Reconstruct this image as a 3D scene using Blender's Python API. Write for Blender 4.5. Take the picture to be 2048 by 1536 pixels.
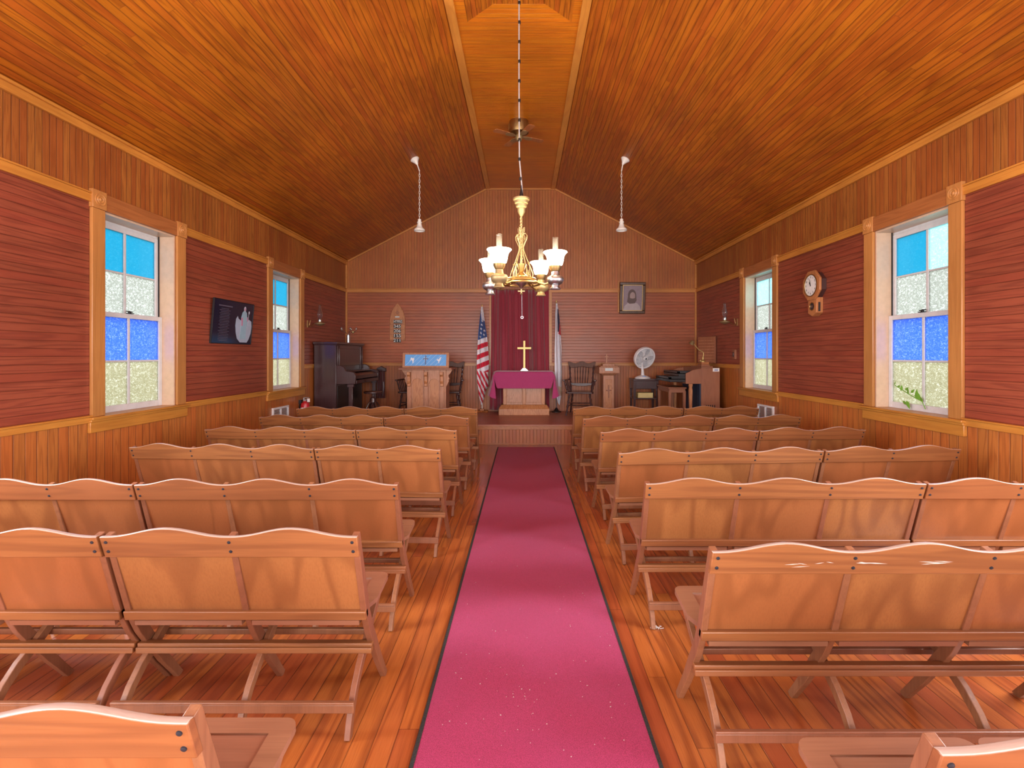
import bpy, bmesh, math, random
from mathutils import Vector, Matrix
random.seed(7)
for o in list(bpy.data.objects): bpy.data.objects.remove(o)
S = bpy.context.scene
COL = S.collection
PI = math.pi
# ------------------------------------------------------------ camera
cam = bpy.data.cameras.new('camera'); camo = bpy.data.objects.new('camera', cam); COL.objects.link(camo)
camo.location = (0, 0, 1.5); camo.rotation_euler = (PI/2, 0, 0)
cam.sensor_width = 36; cam.lens = 36*1000/2048
cam.shift_x = -22/2048; cam.shift_y = -58/2048; cam.clip_start = 0.02; cam.clip_end = 300
S.camera = camo
def P(px, py, Z): return Vector(((px-1046)/1000*Z, Z, 1.5-(py-710)/1000*Z))
# ------------------------------------------------------------ world, light, exposure
W = bpy.data.worlds.new('world'); S.world = W; W.use_nodes = True
bg = W.node_tree.nodes['Background']; bg.inputs[0].default_value = (0.86, 0.94, 1.0, 1); bg.inputs[1].default_value = 5.0
S.view_settings.view_transform = 'Standard'; S.view_settings.look = 'None'
S.view_settings.gamma = 1; S.view_settings.exposure = 0.2; S.view_settings.use_curve_mapping = False
def area(name, loc, rot, sx, sy, e, col=(1, 1, 1)):
    l = bpy.data.lights.new(name, 'AREA'); l.shape = 'RECTANGLE'; l.size = sx; l.size_y = sy; l.energy = e; l.color = col
    o = bpy.data.objects.new(name, l); COL.objects.link(o); o.location = loc; o.rotation_euler = rot; return o
AL, AR, YB, YR = -3.68, 3.60, 10.4, -3.2     # room: left wall, right wall, back wall, rear wall
# added fill lamps in the unseen entrance, rear window and side window openings
area('door_fill', (0, YR-0.05, 1.35), (PI/2, 0, 0), 2.2, 2.5, 270, (1, .97, .95))
area('rear_window_fill', (-2.4, YR-0.05, 1.85), (PI/2, 0, 0), 0.9, 1.7, 100, (1, .97, .95))
area('rear_window_fill', (2.4, YR-0.05, 1.85), (PI/2, 0, 0), 0.9, 1.7, 100, (1, .97, .95))
area('side_window_fill', (AL-.12, 1.9, 1.86), (PI/2, 0, -PI/2), 0.9, 1.7, 165, (.9, .95, 1))
area('side_window_fill', (AR+.12, 1.8, 1.86), (PI/2, 0, PI/2), 0.9, 1.7, 165, (.9, .95, 1))
area('side_window_fill', (AL-.12, -1.05, 1.86), (PI/2, 0, -PI/2), 0.9, 1.7, 165, (.9, .95, 1))
area('side_window_fill', (AR+.12, -1.1, 1.86), (PI/2, 0, PI/2), 0.9, 1.7, 165, (.9, .95, 1))
# ------------------------------------------------------------ node helpers
class NT:
    def __init__(s, name):
        s.m = bpy.data.materials.new(name); s.m.use_nodes = True; s.t = s.m.node_tree
        s.b = s.t.nodes['Principled BSDF']; s.out = s.t.nodes['Material Output']
    def n(s, typ, **kw):
        x = s.t.nodes.new(typ)
        for k, v in kw.items(): setattr(x, k, v)
        return x
    def put(s, a, sock):
        if isinstance(a, (int, float)): sock.default_value = a
        elif isinstance(a, (tuple, list)): sock.default_value = tuple(a) if len(a) != 3 or sock.type == 'VECTOR' else (*a, 1)
        else: s.t.links.new(a, sock)
    def math(s, op, a, b=0.0, c=0.0):
        x = s.n('ShaderNodeMath', operation=op)
        s.put(a, x.inputs[0]); s.put(b, x.inputs[1]); s.put(c, x.inputs[2]); return x.outputs[0]
    def mix(s, f, a, b, blend='MIX'):
        x = s.n('ShaderNodeMix', data_type='RGBA', blend_type=blend)
        s.put(f, x.inputs[0]); s.put(a, x.inputs[6]); s.put(b, x.inputs[7]); return x.outputs[2]
    def noise(s, v, scale, detail=2, dist=0, rough=.5):
        x = s.n('ShaderNodeTexNoise'); s.put(v, x.inputs['Vector']); x.inputs['Scale'].default_value = scale
        x.inputs['Detail'].default_value = detail; x.inputs['Distortion'].default_value = dist; x.inputs['Roughness'].default_value = rough
        return x.outputs[0]
    def comb(s, a, b, c):
        x = s.n('ShaderNodeCombineXYZ'); s.put(a, x.inputs[0]); s.put(b, x.inputs[1]); s.put(c, x.inputs[2]); return x.outputs[0]
    def coords(s):
        tc = s.n('ShaderNodeTexCoord'); sp = s.n('ShaderNodeSeparateXYZ'); s.t.links.new(tc.outputs['Object'], sp.inputs[0])
        return tc.outputs['Object'], sp.outputs
    def white(s, a, b=0.0):
        x = s.n('ShaderNodeTexWhiteNoise', noise_dimensions='2D'); s.t.links.new(s.comb(a, b, 0), x.inputs[0]); return x.outputs[0]
    def ramp(s, f, lo, hi, a=0.0, b=1.0):
        x = s.n('ShaderNodeMapRange', interpolation_type='SMOOTHSTEP'); s.put(f, x.inputs[0])
        for i, v in enumerate((lo, hi, a, b)): x.inputs[i+1].default_value = v
        return x.outputs[0]
    def bump(s, h, strength=.3, dist=.01):
        x = s.n('ShaderNodeBump'); x.inputs['Strength'].default_value = strength; x.inputs['Distance'].default_value = dist
        s.t.links.new(h, x.inputs['Height']); s.t.links.new(x.outputs[0], s.b.inputs['Normal'])
def plain(name, col, rough=.5, metal=0, **kw):
    m = NT(name); m.b.inputs['Base Color'].default_value = (*col, 1); m.b.inputs['Roughness'].default_value = rough
    m.b.inputs['Metallic'].default_value = metal
    for k, v in kw.items(): m.b.inputs[k].default_value = v
    v, _ = m.coords(); f = m.noise(v, 18, 3)
    m.put(m.mix(m.ramp(f, .3, .75, 0, .35), tuple(col), tuple(c*.72 for c in col)), m.b.inputs['Base Color'])
    return m.m
def wood(name, base, dark, alt=None, u='x', v='z', w=None, L=None, ga=.6, gs=26, K=2.6, var=.35, rough=.38, groove=.28, gw=.003, stretch=.05, coat=0, objrand=False, spec=.5):
    """varnished wood; boards of width w run along axis v, with contour-line grain"""
    m = NT(name); vec, xyz = m.coords(); ax = {'x': xyz[0], 'y': xyz[1], 'z': xyz[2]}
    U, Vv = ax[u], ax[v]
    third = ax[[k for k in 'xyz' if k not in (u, v)][0]]
    if w:
        q = m.math('DIVIDE', U, w); idx = m.math('FLOOR', q); fr = m.math('FRACT', q)
        r = m.white(idx, 3.7)
        if L:
            sg = m.math('ADD', m.math('DIVIDE', Vv, L), m.math('MULTIPLY', r, 7.0)); seg = m.math('FLOOR', sg)
            r = m.white(idx, seg)
    else:
        fr = None; r = 0.37
    if objrand:
        oi = m.n('ShaderNodeObjectInfo'); r = m.math('ADD', oi.outputs['Random'], r) if not w else r
        if not w: r = m.math('FRACT', r)
    gv = m.comb(m.math('ADD', m.math('MULTIPLY', U, gs), m.math('MULTIPLY', r, 41.0)),
                m.math('ADD', m.math('MULTIPLY', Vv, gs*stretch), m.math('MULTIPLY', r, 63.0)),
                m.math('MULTIPLY', third, gs*.4))
    n1 = m.noise(gv, 1.0, 1.5, .25)
    ring = m.math('PINGPONG', m.math('MULTIPLY', n1, K*4), 1.0)
    ring = m.ramp(ring, .35, .95)
    fine = m.noise(m.comb(m.math('MULTIPLY', U, 260), m.math('MULTIPLY', Vv, 7), m.math('MULTIPLY', third, 200)), 1.0, 2)
    blot = m.noise(vec, 1.3, 2)
    if alt: c0 = m.mix(m.ramp(r if not isinstance(r, float) else blot, .15, .9), tuple(base), tuple(alt))
    else: c0 = tuple(base)
    c1 = m.mix(m.math('MULTIPLY', ring, ga), c0, tuple(dark))
    c1 = m.mix(m.ramp(fine, .35, .75, 0, .3), c1, tuple(dark))
    val = m.math('ADD', 1-var*.5, m.math('MULTIPLY', r, var))
    val = m.math('MULTIPLY', val, m.ramp(blot, .25, .8, .82, 1.12))
    hs = m.n('ShaderNodeHueSaturation'); m.put(c1, hs.inputs['Color']); m.put(val, hs.inputs['Value']); c2 = hs.outputs[0]
    h = m.math('MULTIPLY', ring, -.08)
    if w:
        e = m.math('ABSOLUTE', m.math('SUBTRACT', fr, .5))
        g = m.ramp(e, .5-gw/w*1.6, .5-gw/w*.4)
        if L:
            e2 = m.math('ABSOLUTE', m.math('SUBTRACT', m.math('FRACT', sg), .5))
            g = m.math('MAXIMUM', g, m.math('GREATER_THAN', e2, .5-.0014/L))
        c2 = m.mix(m.math('MULTIPLY', g, groove*2), c2, tuple(c*.18 for c in dark))
        h = m.math('SUBTRACT', h, g)
    m.put(c2, m.b.inputs['Base Color'])
    rr = m.math('ADD', rough-.05, m.math('MULTIPLY', blot, .14)); m.put(rr, m.b.inputs['Roughness'])
    m.b.inputs['Coat Weight'].default_value = coat; m.b.inputs['Coat Roughness'].default_value = .12
    m.b.inputs['Specular IOR Level'].default_value = spec
    m.bump(h, .5, .004)
    return m.m
M = {}
BW = .058
M['up_y'] = wood('wall_beadboard_upper', (.46, .165, .032), (.20, .045, .010), (.30, .085, .018), 'y', 'z', BW, ga=.45)
M['up_x'] = wood('wall_beadboard_gable', (.46, .16, .038), (.24, .06, .016), (.38, .115, .03), 'x', 'z', BW, ga=.35, var=.2)
M['mid_y'] = wood('wall_boards_side', (.36, .086, .042), (.17, .03, .018), (.27, .056, .028), 'z', 'y', .062, ga=.5, gs=16, groove=.24)
M['mid_x'] = wood('wall_boards_back', (.43, .125, .05), (.24, .055, .024), (.36, .092, .038), 'z', 'x', .062, ga=.35, groove=.25)
M['low_y'] = wood('wainscot_side', (.60, .205, .045), (.28, .07, .016), (.46, .13, .028), 'y', 'z', BW+.03, ga=.45)
M['low_x'] = wood('wainscot_back', (.48, .145, .030), (.22, .05, .012), (.34, .088, .02), 'x', 'z', BW, ga=.35)
M['ceil_s'] = wood('ceiling_slope_boards', (.52, .158, .010), (.20, .036, .004), (.36, .088, .008), 'x', 'y', .052, 3.1, ga=.5, stretch=.06, gs=15, var=.35, rough=.34, groove=.25)
M['ceil_f'] = wood('ceiling_flat_boards', (.64, .205, .010), (.38, .085, .005), (.54, .155, .008), 'y', 'x', .062, ga=.45, gs=20, groove=.12, var=.2, rough=.3)
M['floor'] = wood('floor_boards', (.54, .160, .034), (.18, .034, .012), (.31, .066, .019), 'x', 'y', .083, 2.4, ga=.5, gs=9, var=.5, rough=.2, groove=.25, gw=.002, coat=.35)
M['stage_floor'] = wood('platform_boards', (.48, .19, .12), (.3, .10, .06), (.40, .14, .09), 'y', 'x', .08, ga=.3, rough=.36)
M['trim'] = wood('varnished_trim', (.62, .26, .045), (.42, .135, .022), None, 'z', 'y', ga=.35, gs=18, var=.1, rough=.35)
M['trim_z'] = wood('varnished_trim_upright', (.56, .245, .07), (.36, .13, .03), None, 'y', 'z', ga=.25, gs=18, var=.1, rough=.35)
M['trim_x'] = wood('varnished_trim_back', (.55, .23, .06), (.36, .125, .028), None, 'z', 'x', ga=.3, gs=18, var=.1, rough=.35)
M['head'] = wood('head_casing', (.42, .15, .045), (.25, .075, .022), None, 'z', 'y', ga=.4, gs=18, var=.1, rough=.35)
M['rail'] = wood('bench_rail', (.31, .115, .037), (.16, .050, .018), (.23, .075, .026), 'z', 'x', ga=.5, gs=12, objrand=True, var=.22, rough=.36)
M['post'] = wood('bench_post', (.29, .115, .05), (.15, .05, .022), (.22, .075, .036), 'y', 'z', ga=.3, gs=20, objrand=True, var=.2, rough=.4)
M['panel'] = wood('bench_plywood', (.36, .140, .042), (.19, .060, .018), (.27, .085, .027), 'x', 'z', ga=.6, gs=6, K=1.5, stretch=.28, objrand=True, var=.3, rough=.36)
M['worn_sheen'] = wood('worn_sheen_top_edge', (.50, .38, .33), (.34, .20, .14), None, 'y', 'x', ga=.25, gs=10, objrand=True, var=.2, rough=.28, coat=.6)  # pale wear plus window sheen, both put into the top-edge colour
M['seat'] = wood('bench_seat', (.30, .13, .068), (.17, .062, .032), (.24, .09, .048), 'y', 'x', ga=.3, gs=9, objrand=True, var=.2, rough=.36)
M['oak'] = wood('oak', (.52, .24, .13), (.33, .13, .06), None, 'x', 'z', ga=.55, gs=22, K=3, stretch=.12, rough=.42)
M['oak2'] = wood('pale_oak', (.55, .24, .10), (.36, .12, .04), None, 'x', 'z', ga=.6, gs=20, K=3, stretch=.14, rough=.42)
M['darkwood'] = wood('ebonised_wood', (.075, .035, .032), (.03, .012, .012), None, 'x', 'z', ga=.3, rough=.22, coat=.4)
M['mahog'] = wood('mahogany', (.055, .020, .022), (.03, .010, .012), None, 'x', 'z', ga=.3, rough=.28, coat=.3)
M['walnut'] = wood('walnut', (.34, .13, .065), (.2, .065, .03), None, 'x', 'z', ga=.3, rough=.4)
M['black'] = plain('black_lacquer', (.012, .012, .014), .25)
M['navy'] = plain('navy_panel', (.02, .035, .07), .5)
M['ivory'] = plain('ivory', (.82, .82, .80), .3)
M['white'] = plain('white_paint', (.80, .80, .82), .4)
M['sashw'] = plain('sash_paint', (.66, .66, .68), .4)
M['jamb'] = plain('jamb_wood', (.66, .46, .32), .3)
M['porc'] = plain('porcelain', (.80, .78, .73), .25)
M['brass'] = plain('brass', (.46, .31, .13), .42, 1)
M['brassp'] = plain('pale_brass', (.42, .31, .15), .5, .7)
M['gold'] = plain('polished_gold', (.66, .50, .20), .5, .7)
M['steel'] = plain('polished_steel', (.55, .57, .60), .33, 1)
M['dmetal'] = plain('dark_metal', (.05, .05, .055), .4, .8)
M['screw'] = plain('dark_screw', (.04, .045, .06), .4, .6)
M['red'] = plain('red_enamel', (.55, .02, .03), .3)
M['yellow'] = plain('yellowed_label', (.62, .52, .22), .5)
M['cord'] = plain('grey_cord', (.35, .33, .33), .5)
M['silver'] = plain('brushed_plate', (.55, .60, .60), .4)
M['leaf'] = plain('vine_leaf', (.16, .38, .04), .5)
M['shadow'] = plain('dark_gap', (.03, .02, .02), .8)
M['grass'] = plain('grass', (.30, .33, .22), .9)
def clear_glass():
    m = NT('clear_lamp_glass'); t = m.t
    tr = m.n('ShaderNodeBsdfTransparent'); tr.inputs[0].default_value = (.93, .95, .97, 1)
    gl = m.n('ShaderNodeBsdfGlossy'); gl.inputs[1].default_value = .05
    fr = m.n('ShaderNodeLayerWeight'); fr.inputs[0].default_value = .35
    mx = m.n('ShaderNodeMixShader'); t.links.new(fr.outputs[1], mx.inputs[0]); t.links.new(tr.outputs[0], mx.inputs[1]); t.links.new(gl.outputs[0], mx.inputs[2])
    tl = m.n('ShaderNodeBsdfTranslucent'); tl.inputs[0].default_value = (.9, .9, .9, 1)
    m2 = m.n('ShaderNodeMixShader'); m2.inputs[0].default_value = .05; t.links.new(mx.outputs[0], m2.inputs[1]); t.links.new(tl.outputs[0], m2.inputs[2])
    t.links.new(m2.outputs[0], m.out.inputs[0]); return m.m
M['glass'] = clear_glass()
def pane_mat(name, tint, tex=1.0, spark=.35):
    m = NT(name); t = m.t; vec, xyz = m.coords()
    n = m.noise(m.comb(m.math('MULTIPLY', xyz[0], 1), xyz[1], m.math('MULTIPLY', xyz[2], 1.5)), 55, 2, 1.4)
    sp = m.ramp(n, .52, .66, 0, spark)
    dk = m.ramp(n, .25, .45, .25*spark, 0)
    c = m.mix(sp, tuple(tint), (1, 1, 1)); c = m.mix(dk, c, tuple(x*.6 for x in tint))  # bright and dark lensing wiggles of rippled glass painted into the tint
    tl = m.n('ShaderNodeBsdfTranslucent'); m.put(c, tl.inputs[0])
    rf = m.n('ShaderNodeBsdfRefraction'); rf.inputs['Roughness'].default_value = .35; rf.inputs['IOR'].default_value = 1.08; m.put(c, rf.inputs[0])
    gl = m.n('ShaderNodeBsdfGlossy'); gl.inputs[1].default_value = .2
    b = m.n('ShaderNodeBump'); b.inputs['Strength'].default_value = .5*tex; b.inputs['Distance'].default_value = .004; t.links.new(n, b.inputs['Height'])
    for x in (tl, rf, gl): t.links.new(b.outputs[0], x.inputs['Normal'])
    a = m.n('ShaderNodeMixShader'); a.inputs[0].default_value = .35; t.links.new(tl.outputs[0], a.inputs[1]); t.links.new(rf.outputs[0], a.inputs[2])
    a2 = m.n('ShaderNodeMixShader'); a2.inputs[0].default_value = .04; t.links.new(a.outputs[0], a2.inputs[1]); t.links.new(gl.outputs[0], a2.inputs[2])
    t.links.new(a2.outputs[0], m.out.inputs[0]); return m.m
M['p_cyan'] = pane_mat('cyan_glass', (.08, .38, .50), .3, .06)
M['p_cyan2'] = pane_mat('pale_cyan_glass', (.45, .80, .86), 1, .4)
M['p_blue'] = pane_mat('blue_glass', (.17, .29, .72), 1, .3)
M['p_clear'] = pane_mat('rippled_clear_glass', (.44, .44, .41), 1, .55)
M['p_lower'] = pane_mat('rippled_straw_glass', (.46, .43, .33), 1, .45)
def carpet_mat():
    m = NT('magenta_carpet'); v, xyz = m.coords()
    n = m.noise(v, 420, 2); b = m.noise(v, 1.6, 3)
    c = m.mix(m.ramp(n, .3, .7), (.21, .006, .045), (.50, .030, .15))
    c = m.mix(m.ramp(b, .35, .7, 0, .3), c, (.34, .03, .13))
    sp = m.noise(v, 170, 1); c = m.mix(m.ramp(sp, .84, .87, 0, .4), c, (.6, .5, .5))
    m.put(c, m.b.inputs['Base Color']); m.b.inputs['Roughness'].default_value = .95
    m.b.inputs['Sheen Weight'].default_value = .08; m.bump(n, .6, .004); return m.m
M['carpet'] = carpet_mat()
def cloth(name, a, b_, rough=.8, sheen=.4):
    m = NT(name); v, xyz = m.coords(); n = m.noise(v, 160, 2); m.put(m.mix(m.ramp(n, .3, .7), a, b_), m.b.inputs['Base Color'])
    m.b.inputs['Roughness'].default_value = rough; m.b.inputs['Sheen Weight'].default_value = sheen; m.bump(n, .2, .001); return m.m
M['curtain'] = cloth('maroon_velvet', (.20, .008, .022), (.30, .015, .04), .7, .5)
M['altarc'] = cloth('plum_cloth', (.30, .020, .10), (.40, .035, .15))
M['carpedge'] = cloth('dark_binding', (.012, .012, .012), (.03, .03, .03), .9, 0)
M['f_red'] = cloth('flag_red', (.55, .008, .035), (.65, .015, .05), .6, .1)
M['f_white'] = cloth('flag_white', (.74, .74, .80), (.82, .82, .88), .6, .1)
M['f_blue'] = cloth('flag_blue', (.03, .08, .26), (.045, .11, .32), .6, .1)
M['f_navy'] = cloth('flag_navy', (.012, .012, .07), (.02, .02, .10), .6, .1)
M['f_cream'] = cloth('flag_fringe', (.62, .55, .42), (.7, .6, .45), .6, .1)
M['darkcloth'] = cloth('dark_red_cloth', (.06, .012, .014), (.10, .02, .022), .6, .2)
M['banner'] = cloth('blue_banner_cloth', (.10, .36, .80), (.16, .44, .86), .6, .1)
M['bline'] = plain('silver_thread', (.55, .72, .92), .4)
M['bdark'] = plain('banner_cross', (.12, .16, .32), .5)
def shade_mat():
    m = NT('lit_opal_shade'); m.b.inputs['Base Color'].default_value = (.95, .9, .8, 1)
    m.b.inputs['Emission Color'].default_value = (1, .80, .50, 1); m.b.inputs['Emission Strength'].default_value = 42; return m.m
M['shade'] = shade_mat()
# ------------------------------------------------------------ mesh builder
class MB:
    def __init__(s): s.v = []; s.f = []; s.m = []
    def add(s, vs, fs, m=0, mat=None):
        k = len(s.v)
        if mat is not None: vs = [mat @ Vector(x) for x in vs]
        s.v += [tuple(x) for x in vs]; s.f += [tuple(i+k for i in f) for f in fs]; s.m += [m]*len(fs); return s
    def box(s, x0, x1, y0, y1, z0, z1, m=0, mat=None):
        vs = [(x, y, z) for x in (x0, x1) for y in (y0, y1) for z in (z0, z1)]
        return s.add(vs, [(0, 1, 3, 2), (4, 6, 7, 5), (0, 4, 5, 1), (2, 3, 7, 6), (0, 2, 6, 4), (1, 5, 7, 3)], m, mat)
    def prism(s, pts, ax, d0, d1, m=0, mat=None):
        """pts in the plane across ax ('x': (y,z), 'y': (x,z), 'z': (x,y))"""
        def mk(p, d): return {'x': (d, p[0], p[1]), 'y': (p[0], d, p[1]), 'z': (p[0], p[1], d)}[ax]
        n = len(pts); vs = [mk(p, d0) for p in pts]+[mk(p, d1) for p in pts]
        fs = [tuple(range(n)), tuple(range(2*n-1, n-1, -1))]+[(i, (i+1) % n, n+(i+1) % n, n+i) for i in range(n)]
        return s.add(vs, fs, m, mat)
    def lathe(s, prof, c=(0, 0, 0), seg=20, m=0, mat=None, open_=False):
        vs = []; n = len(prof)
        for r, z in prof:
            for k in range(seg):
                a = 2*PI*k/seg; vs.append((c[0]+r*math.cos(a), c[1]+r*math.sin(a), c[2]+z))
        fs = [(i*seg+k, i*seg+(k+1) % seg, (i+1)*seg+(k+1) % seg, (i+1)*seg+k) for i in range(n-1) for k in range(seg)]
        if not open_: fs += [tuple(range(seg)), tuple(range((n-1)*seg, n*seg))]
        return s.add(vs, fs, m, mat)
    def tube(s, pts, r, seg=8, m=0, mat=None, closed=False):
        pts = [Vector(p) for p in pts]; n = len(pts); R = r if isinstance(r, (list, tuple)) else [r]*n
        vs = []; up = None
        for i, p in enumerate(pts):
            a = pts[(i-1) % n] if (i or closed) else p; b = pts[(i+1) % n] if (i < n-1 or closed) else p
            t = (b-a).normalized()
            if up is None:
                up = Vector((0, 0, 1)) if abs(t.z) < .9 else Vector((1, 0, 0))
            s1 = t.cross(up).normalized(); up = s1.cross(t).normalized()
            for k in range(seg):
                g = 2*PI*k/seg; vs.append(p+(s1*math.cos(g)+up*math.sin(g))*R[i])
        e = n if closed else n-1
        fs = [(i*seg+k, i*seg+(k+1) % seg, ((i+1) % n)*seg+(k+1) % seg, ((i+1) % n)*seg+k) for i in range(e) for k in range(seg)]
        if not closed: fs += [tuple(range(seg)), tuple(range((n-1)*seg, n*seg))]
        return s.add(vs, fs, m, mat)
    def bar(s, pts, t, x0, x1, m=0):
        """a bent flat member: centre line pts (y,z), thickness t (number or list), from x0 to x1"""
        n = len(pts); T = t if isinstance(t, (list, tuple)) else [t]*n; a = []; b = []
        for i in range(n):
            p = Vector(pts[max(i-1, 0)]); q = Vector(pts[min(i+1, n-1)]); d = (q-p).normalized(); nn = Vector((-d.y, d.x))
            c = Vector(pts[i]); a.append(c+nn*T[i]/2); b.append(c-nn*T[i]/2)
        vs = []
        for x in (x0, x1):
            vs += [(x, *p) for p in a]+[(x, *p) for p in b]
        fs = []
        for i in range(n-1):
            fs += [(i, i+1, n+i+1, n+i), (2*n+i, 3*n+i, 3*n+i+1, 2*n+i+1), (i, 2*n+i, 2*n+i+1, i+1), (n+i, n+i+1, 3*n+i+1, 3*n+i)]
        fs += [(0, n, 3*n, 2*n), (n-1, 3*n-1, 4*n-1, 2*n-1)]
        return s.add(vs, fs, m)
    def build(s, name, mat, parent=None, bevel=0, smooth=True, label=None, cat=None, group=None, kind=None, loc=None):
        me = bpy.data.meshes.new(name); me.from_pydata(s.v, [], s.f)
        for k in (mat if isinstance(mat, (list, tuple)) else [mat]): me.materials.append(M[k] if isinstance(k, str) else k)
        for p, i in zip(me.polygons, s.m): p.material_index = i
        bm = bmesh.new(); bm.from_mesh(me); bmesh.ops.recalc_face_normals(bm, faces=bm.faces); bm.to_mesh(me); bm.free()
        if smooth:
            for p in me.polygons: p.use_smooth = True
            me.set_sharp_from_angle(angle=math.radians(35))
        o = bpy.data.objects.new(name, me); COL.objects.link(o)
        if bevel:
            b = o.modifiers.new('bevel', 'BEVEL'); b.width = bevel; b.segments = 2; b.limit_method = 'ANGLE'; b.angle_limit = math.radians(40)
        if parent is not None: o.parent = parent
        if loc is not None: o.location = loc
        tag(o, label, cat, group, kind); return o
def tag(o, label=None, cat=None, group=None, kind=None):
    for k, v in (('label', label), ('category', cat), ('group', group), ('kind', kind)):
        if v: o[k] = v
def thing(name, loc, rz=0, label=None, cat=None, group=None, kind=None, rot=None):
    o = bpy.data.objects.new(name, None); COL.objects.link(o); o.location = loc; o.rotation_euler = rot or (0, 0, rz)
    o.empty_display_size = .1; tag(o, label, cat, group, kind); return o
def copy_tree(o, parent=None):
    kids = list(o.children); c = o.copy(); COL.objects.link(c); c.parent = parent
    for ch in kids: copy_tree(ch, c)
    return c
def text_mb(body, size, depth=.001):
    cu = bpy.data.curves.new('t', 'FONT'); cu.body = body; cu.size = size; cu.extrude = depth; cu.align_x = 'CENTER'; cu.align_y = 'CENTER'
    cu.resolution_u = 3; o = bpy.data.objects.new('t', cu); COL.objects.link(o); dg = bpy.context.evaluated_depsgraph_get(); dg.update()
    me = bpy.data.meshes.new_from_object(o.evaluated_get(dg)); vs = [tuple(v.co) for v in me.vertices]; fs = [tuple(p.vertices) for p in me.polygons]
    bpy.data.objects.remove(o); return vs, fs
SM = []
def arc(c, r, a0, a1, n): return [(c[0]+r*math.cos(math.radians(a0+(a1-a0)*i/n)), c[1]+r*math.sin(math.radians(a0+(a1-a0)*i/n))) for i in range(n+1)]
# ------------------------------------------------------------ structure
TW = .20                                   # wall thickness
ZT, ZF, ZS = 3.445, 4.963, .335            # wall top, flat ceiling, platform top
YS = 8.38                                  # platform front
XL, XRt = -.765, .665                      # flat ceiling edges
RZ0, RZ1, RZ2 = .925, 1.275, 2.80          # undersides of rails (low, raised, upper)
b = MB(); b.box(AL-.3, AR+.3, YR-.3, YB+.3, -.1, 0); b.build('floor', 'floor', smooth=False, kind='structure', label='glossy orange-brown floorboards running toward the platform', cat='floor')
b = MB(); b.box(AL, AR, YS, YB, 0, ZS-.022)
b.m = [0]*len(b.f)
b.box(AL, AR, YS-.025, YB, ZS-.022, ZS, 1)
b.box(AL, AR, YS-.012, YS, ZS-.085, ZS-.022, 2)
b.box(AL, AR, YS-.02, YS, 0, .018, 2)
b.build('platform', ['low_x', 'stage_floor', 'head'], kind='structure', smooth=False, bevel=.004, label='raised wooden platform across the front of the hall', cat='platform')
WIN = {'left': [(-1.53, -.62), (1.43, 2.34), (4.376, 5.287), (7.312, 8.223)], 'right': [(-1.6, -.69), (1.33, 2.24), (4.206, 5.11), (7.18, 8.11)]}
WZ0, WZ1 = .972, 2.76
def side_wall(side, X, sx):
    b = MB(); x0, x1 = (X-TW, X) if sx < 0 else (X, X+TW)
    def rail(y): return .955 if y < 8.0 else 1.30
    ys = [YR]+[c for w in WIN[side] for c in w]+[YB+.1]
    for i in range(0, len(ys), 2):
        segs = [(ys[i], ys[i+1])]
        for (a, c) in segs:
            r = rail(.5*(a+c))
            b.box(x0, x1, a, c, 0, r, 0); b.box(x0, x1, a, c, r, 2.82, 1); b.box(x0, x1, a, c, 2.82, ZT+.1, 2)
    for (a, c) in WIN[side]:
        b.box(x0, x1, a, c, 0, WZ0-.02, 0); b.box(x0, x1, a, c, WZ1, ZT+.1, 2)
    b.build('wall_'+side, ['low_y', 'mid_y', 'up_y'], smooth=False, kind='structure', label='%s varnished board wall with sash windows' % side, cat='wall')
    # rails
    def bb(y0, y1, z0, z1, t, nm='trim'): 
        b2.box(X if sx < 0 else X-t, X+t if sx < 0 else X, y0, y1, z0, z1)
    outer = [(a-.136, c+.136) for a, c in WIN[side]]
    b2 = MB(); last = YR
    for a, c in outer+[(YB, YB)]:
        bb(last, a, 2.80, 2.87, .022); bb(last, a, 2.87, 2.885, .03)
        if last < 8: bb(last, a, .925, .975, .022); bb(last, a, .975, .99, .035)
        else: bb(last, a, RZ1, RZ1+.05, .022); bb(last, a, RZ1+.05, RZ1+.065, .03)
        last = c
    b2.build('trim_%d' % (1 if sx < 0 else 2), 'trim', bevel=.003, kind='structure', label='golden varnished wall rails along the %s wall' % side, cat='trim')
    b2 = MB(); bb(YR, YB, ZT-.075, ZT+.01, .03); bb(YR, YB, ZT-.015, ZT+.01, .05)
    b2.build('trim_%d' % (3 if sx < 0 else 4), 'trim', bevel=.004, kind='structure', label='golden cove strip where the %s wall meets the sloping ceiling' % side, cat='trim')
    b2 = MB(); bb(YR, YS-.03, 0, .14, .02)
    b2.build('baseboard_'+side, 'head', bevel=.004, kind='structure', label='baseboard along the %s wall' % side, cat='baseboard')
side_wall('left', AL, -1); side_wall('right', AR, 1)
# back wall (gable)
b = MB()
b.box(AL, AR, YB, YB+.15, 0, 1.30, 0); b.box(AL, AR, YB, YB+.15, 1.30, 2.83, 1)
b.prism([(AL-.1, 2.83), (AR+.1, 2.83), (AR+.1, ZT+.0), (XRt, ZF+.02), (XL, ZF+.02), (AL-.1, ZT+.0)], 'y', YB, YB+.15, 2)
b.build('wall_back', ['low_x', 'mid_x', 'up_x'], smooth=False, kind='structure', label='back gable wall of varnished boards behind the platform', cat='wall')
b = MB()
for (a, c) in ((AL, -.66), (.53, AR)):
    b.box(a, c, YB-.022, YB, 2.80, 2.865); b.box(a, c, YB-.03, YB, 2.865, 2.88)
    b.box(a, c, YB-.022, YB, RZ1, RZ1+.05); b.box(a, c, YB-.03, YB, RZ1+.05, RZ1+.065)
b.box(.53, .60, YB-.025, YB, RZ1, 2.865); b.box(-.70, -.66, YB-.02, YB, RZ1, 2.865)
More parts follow.
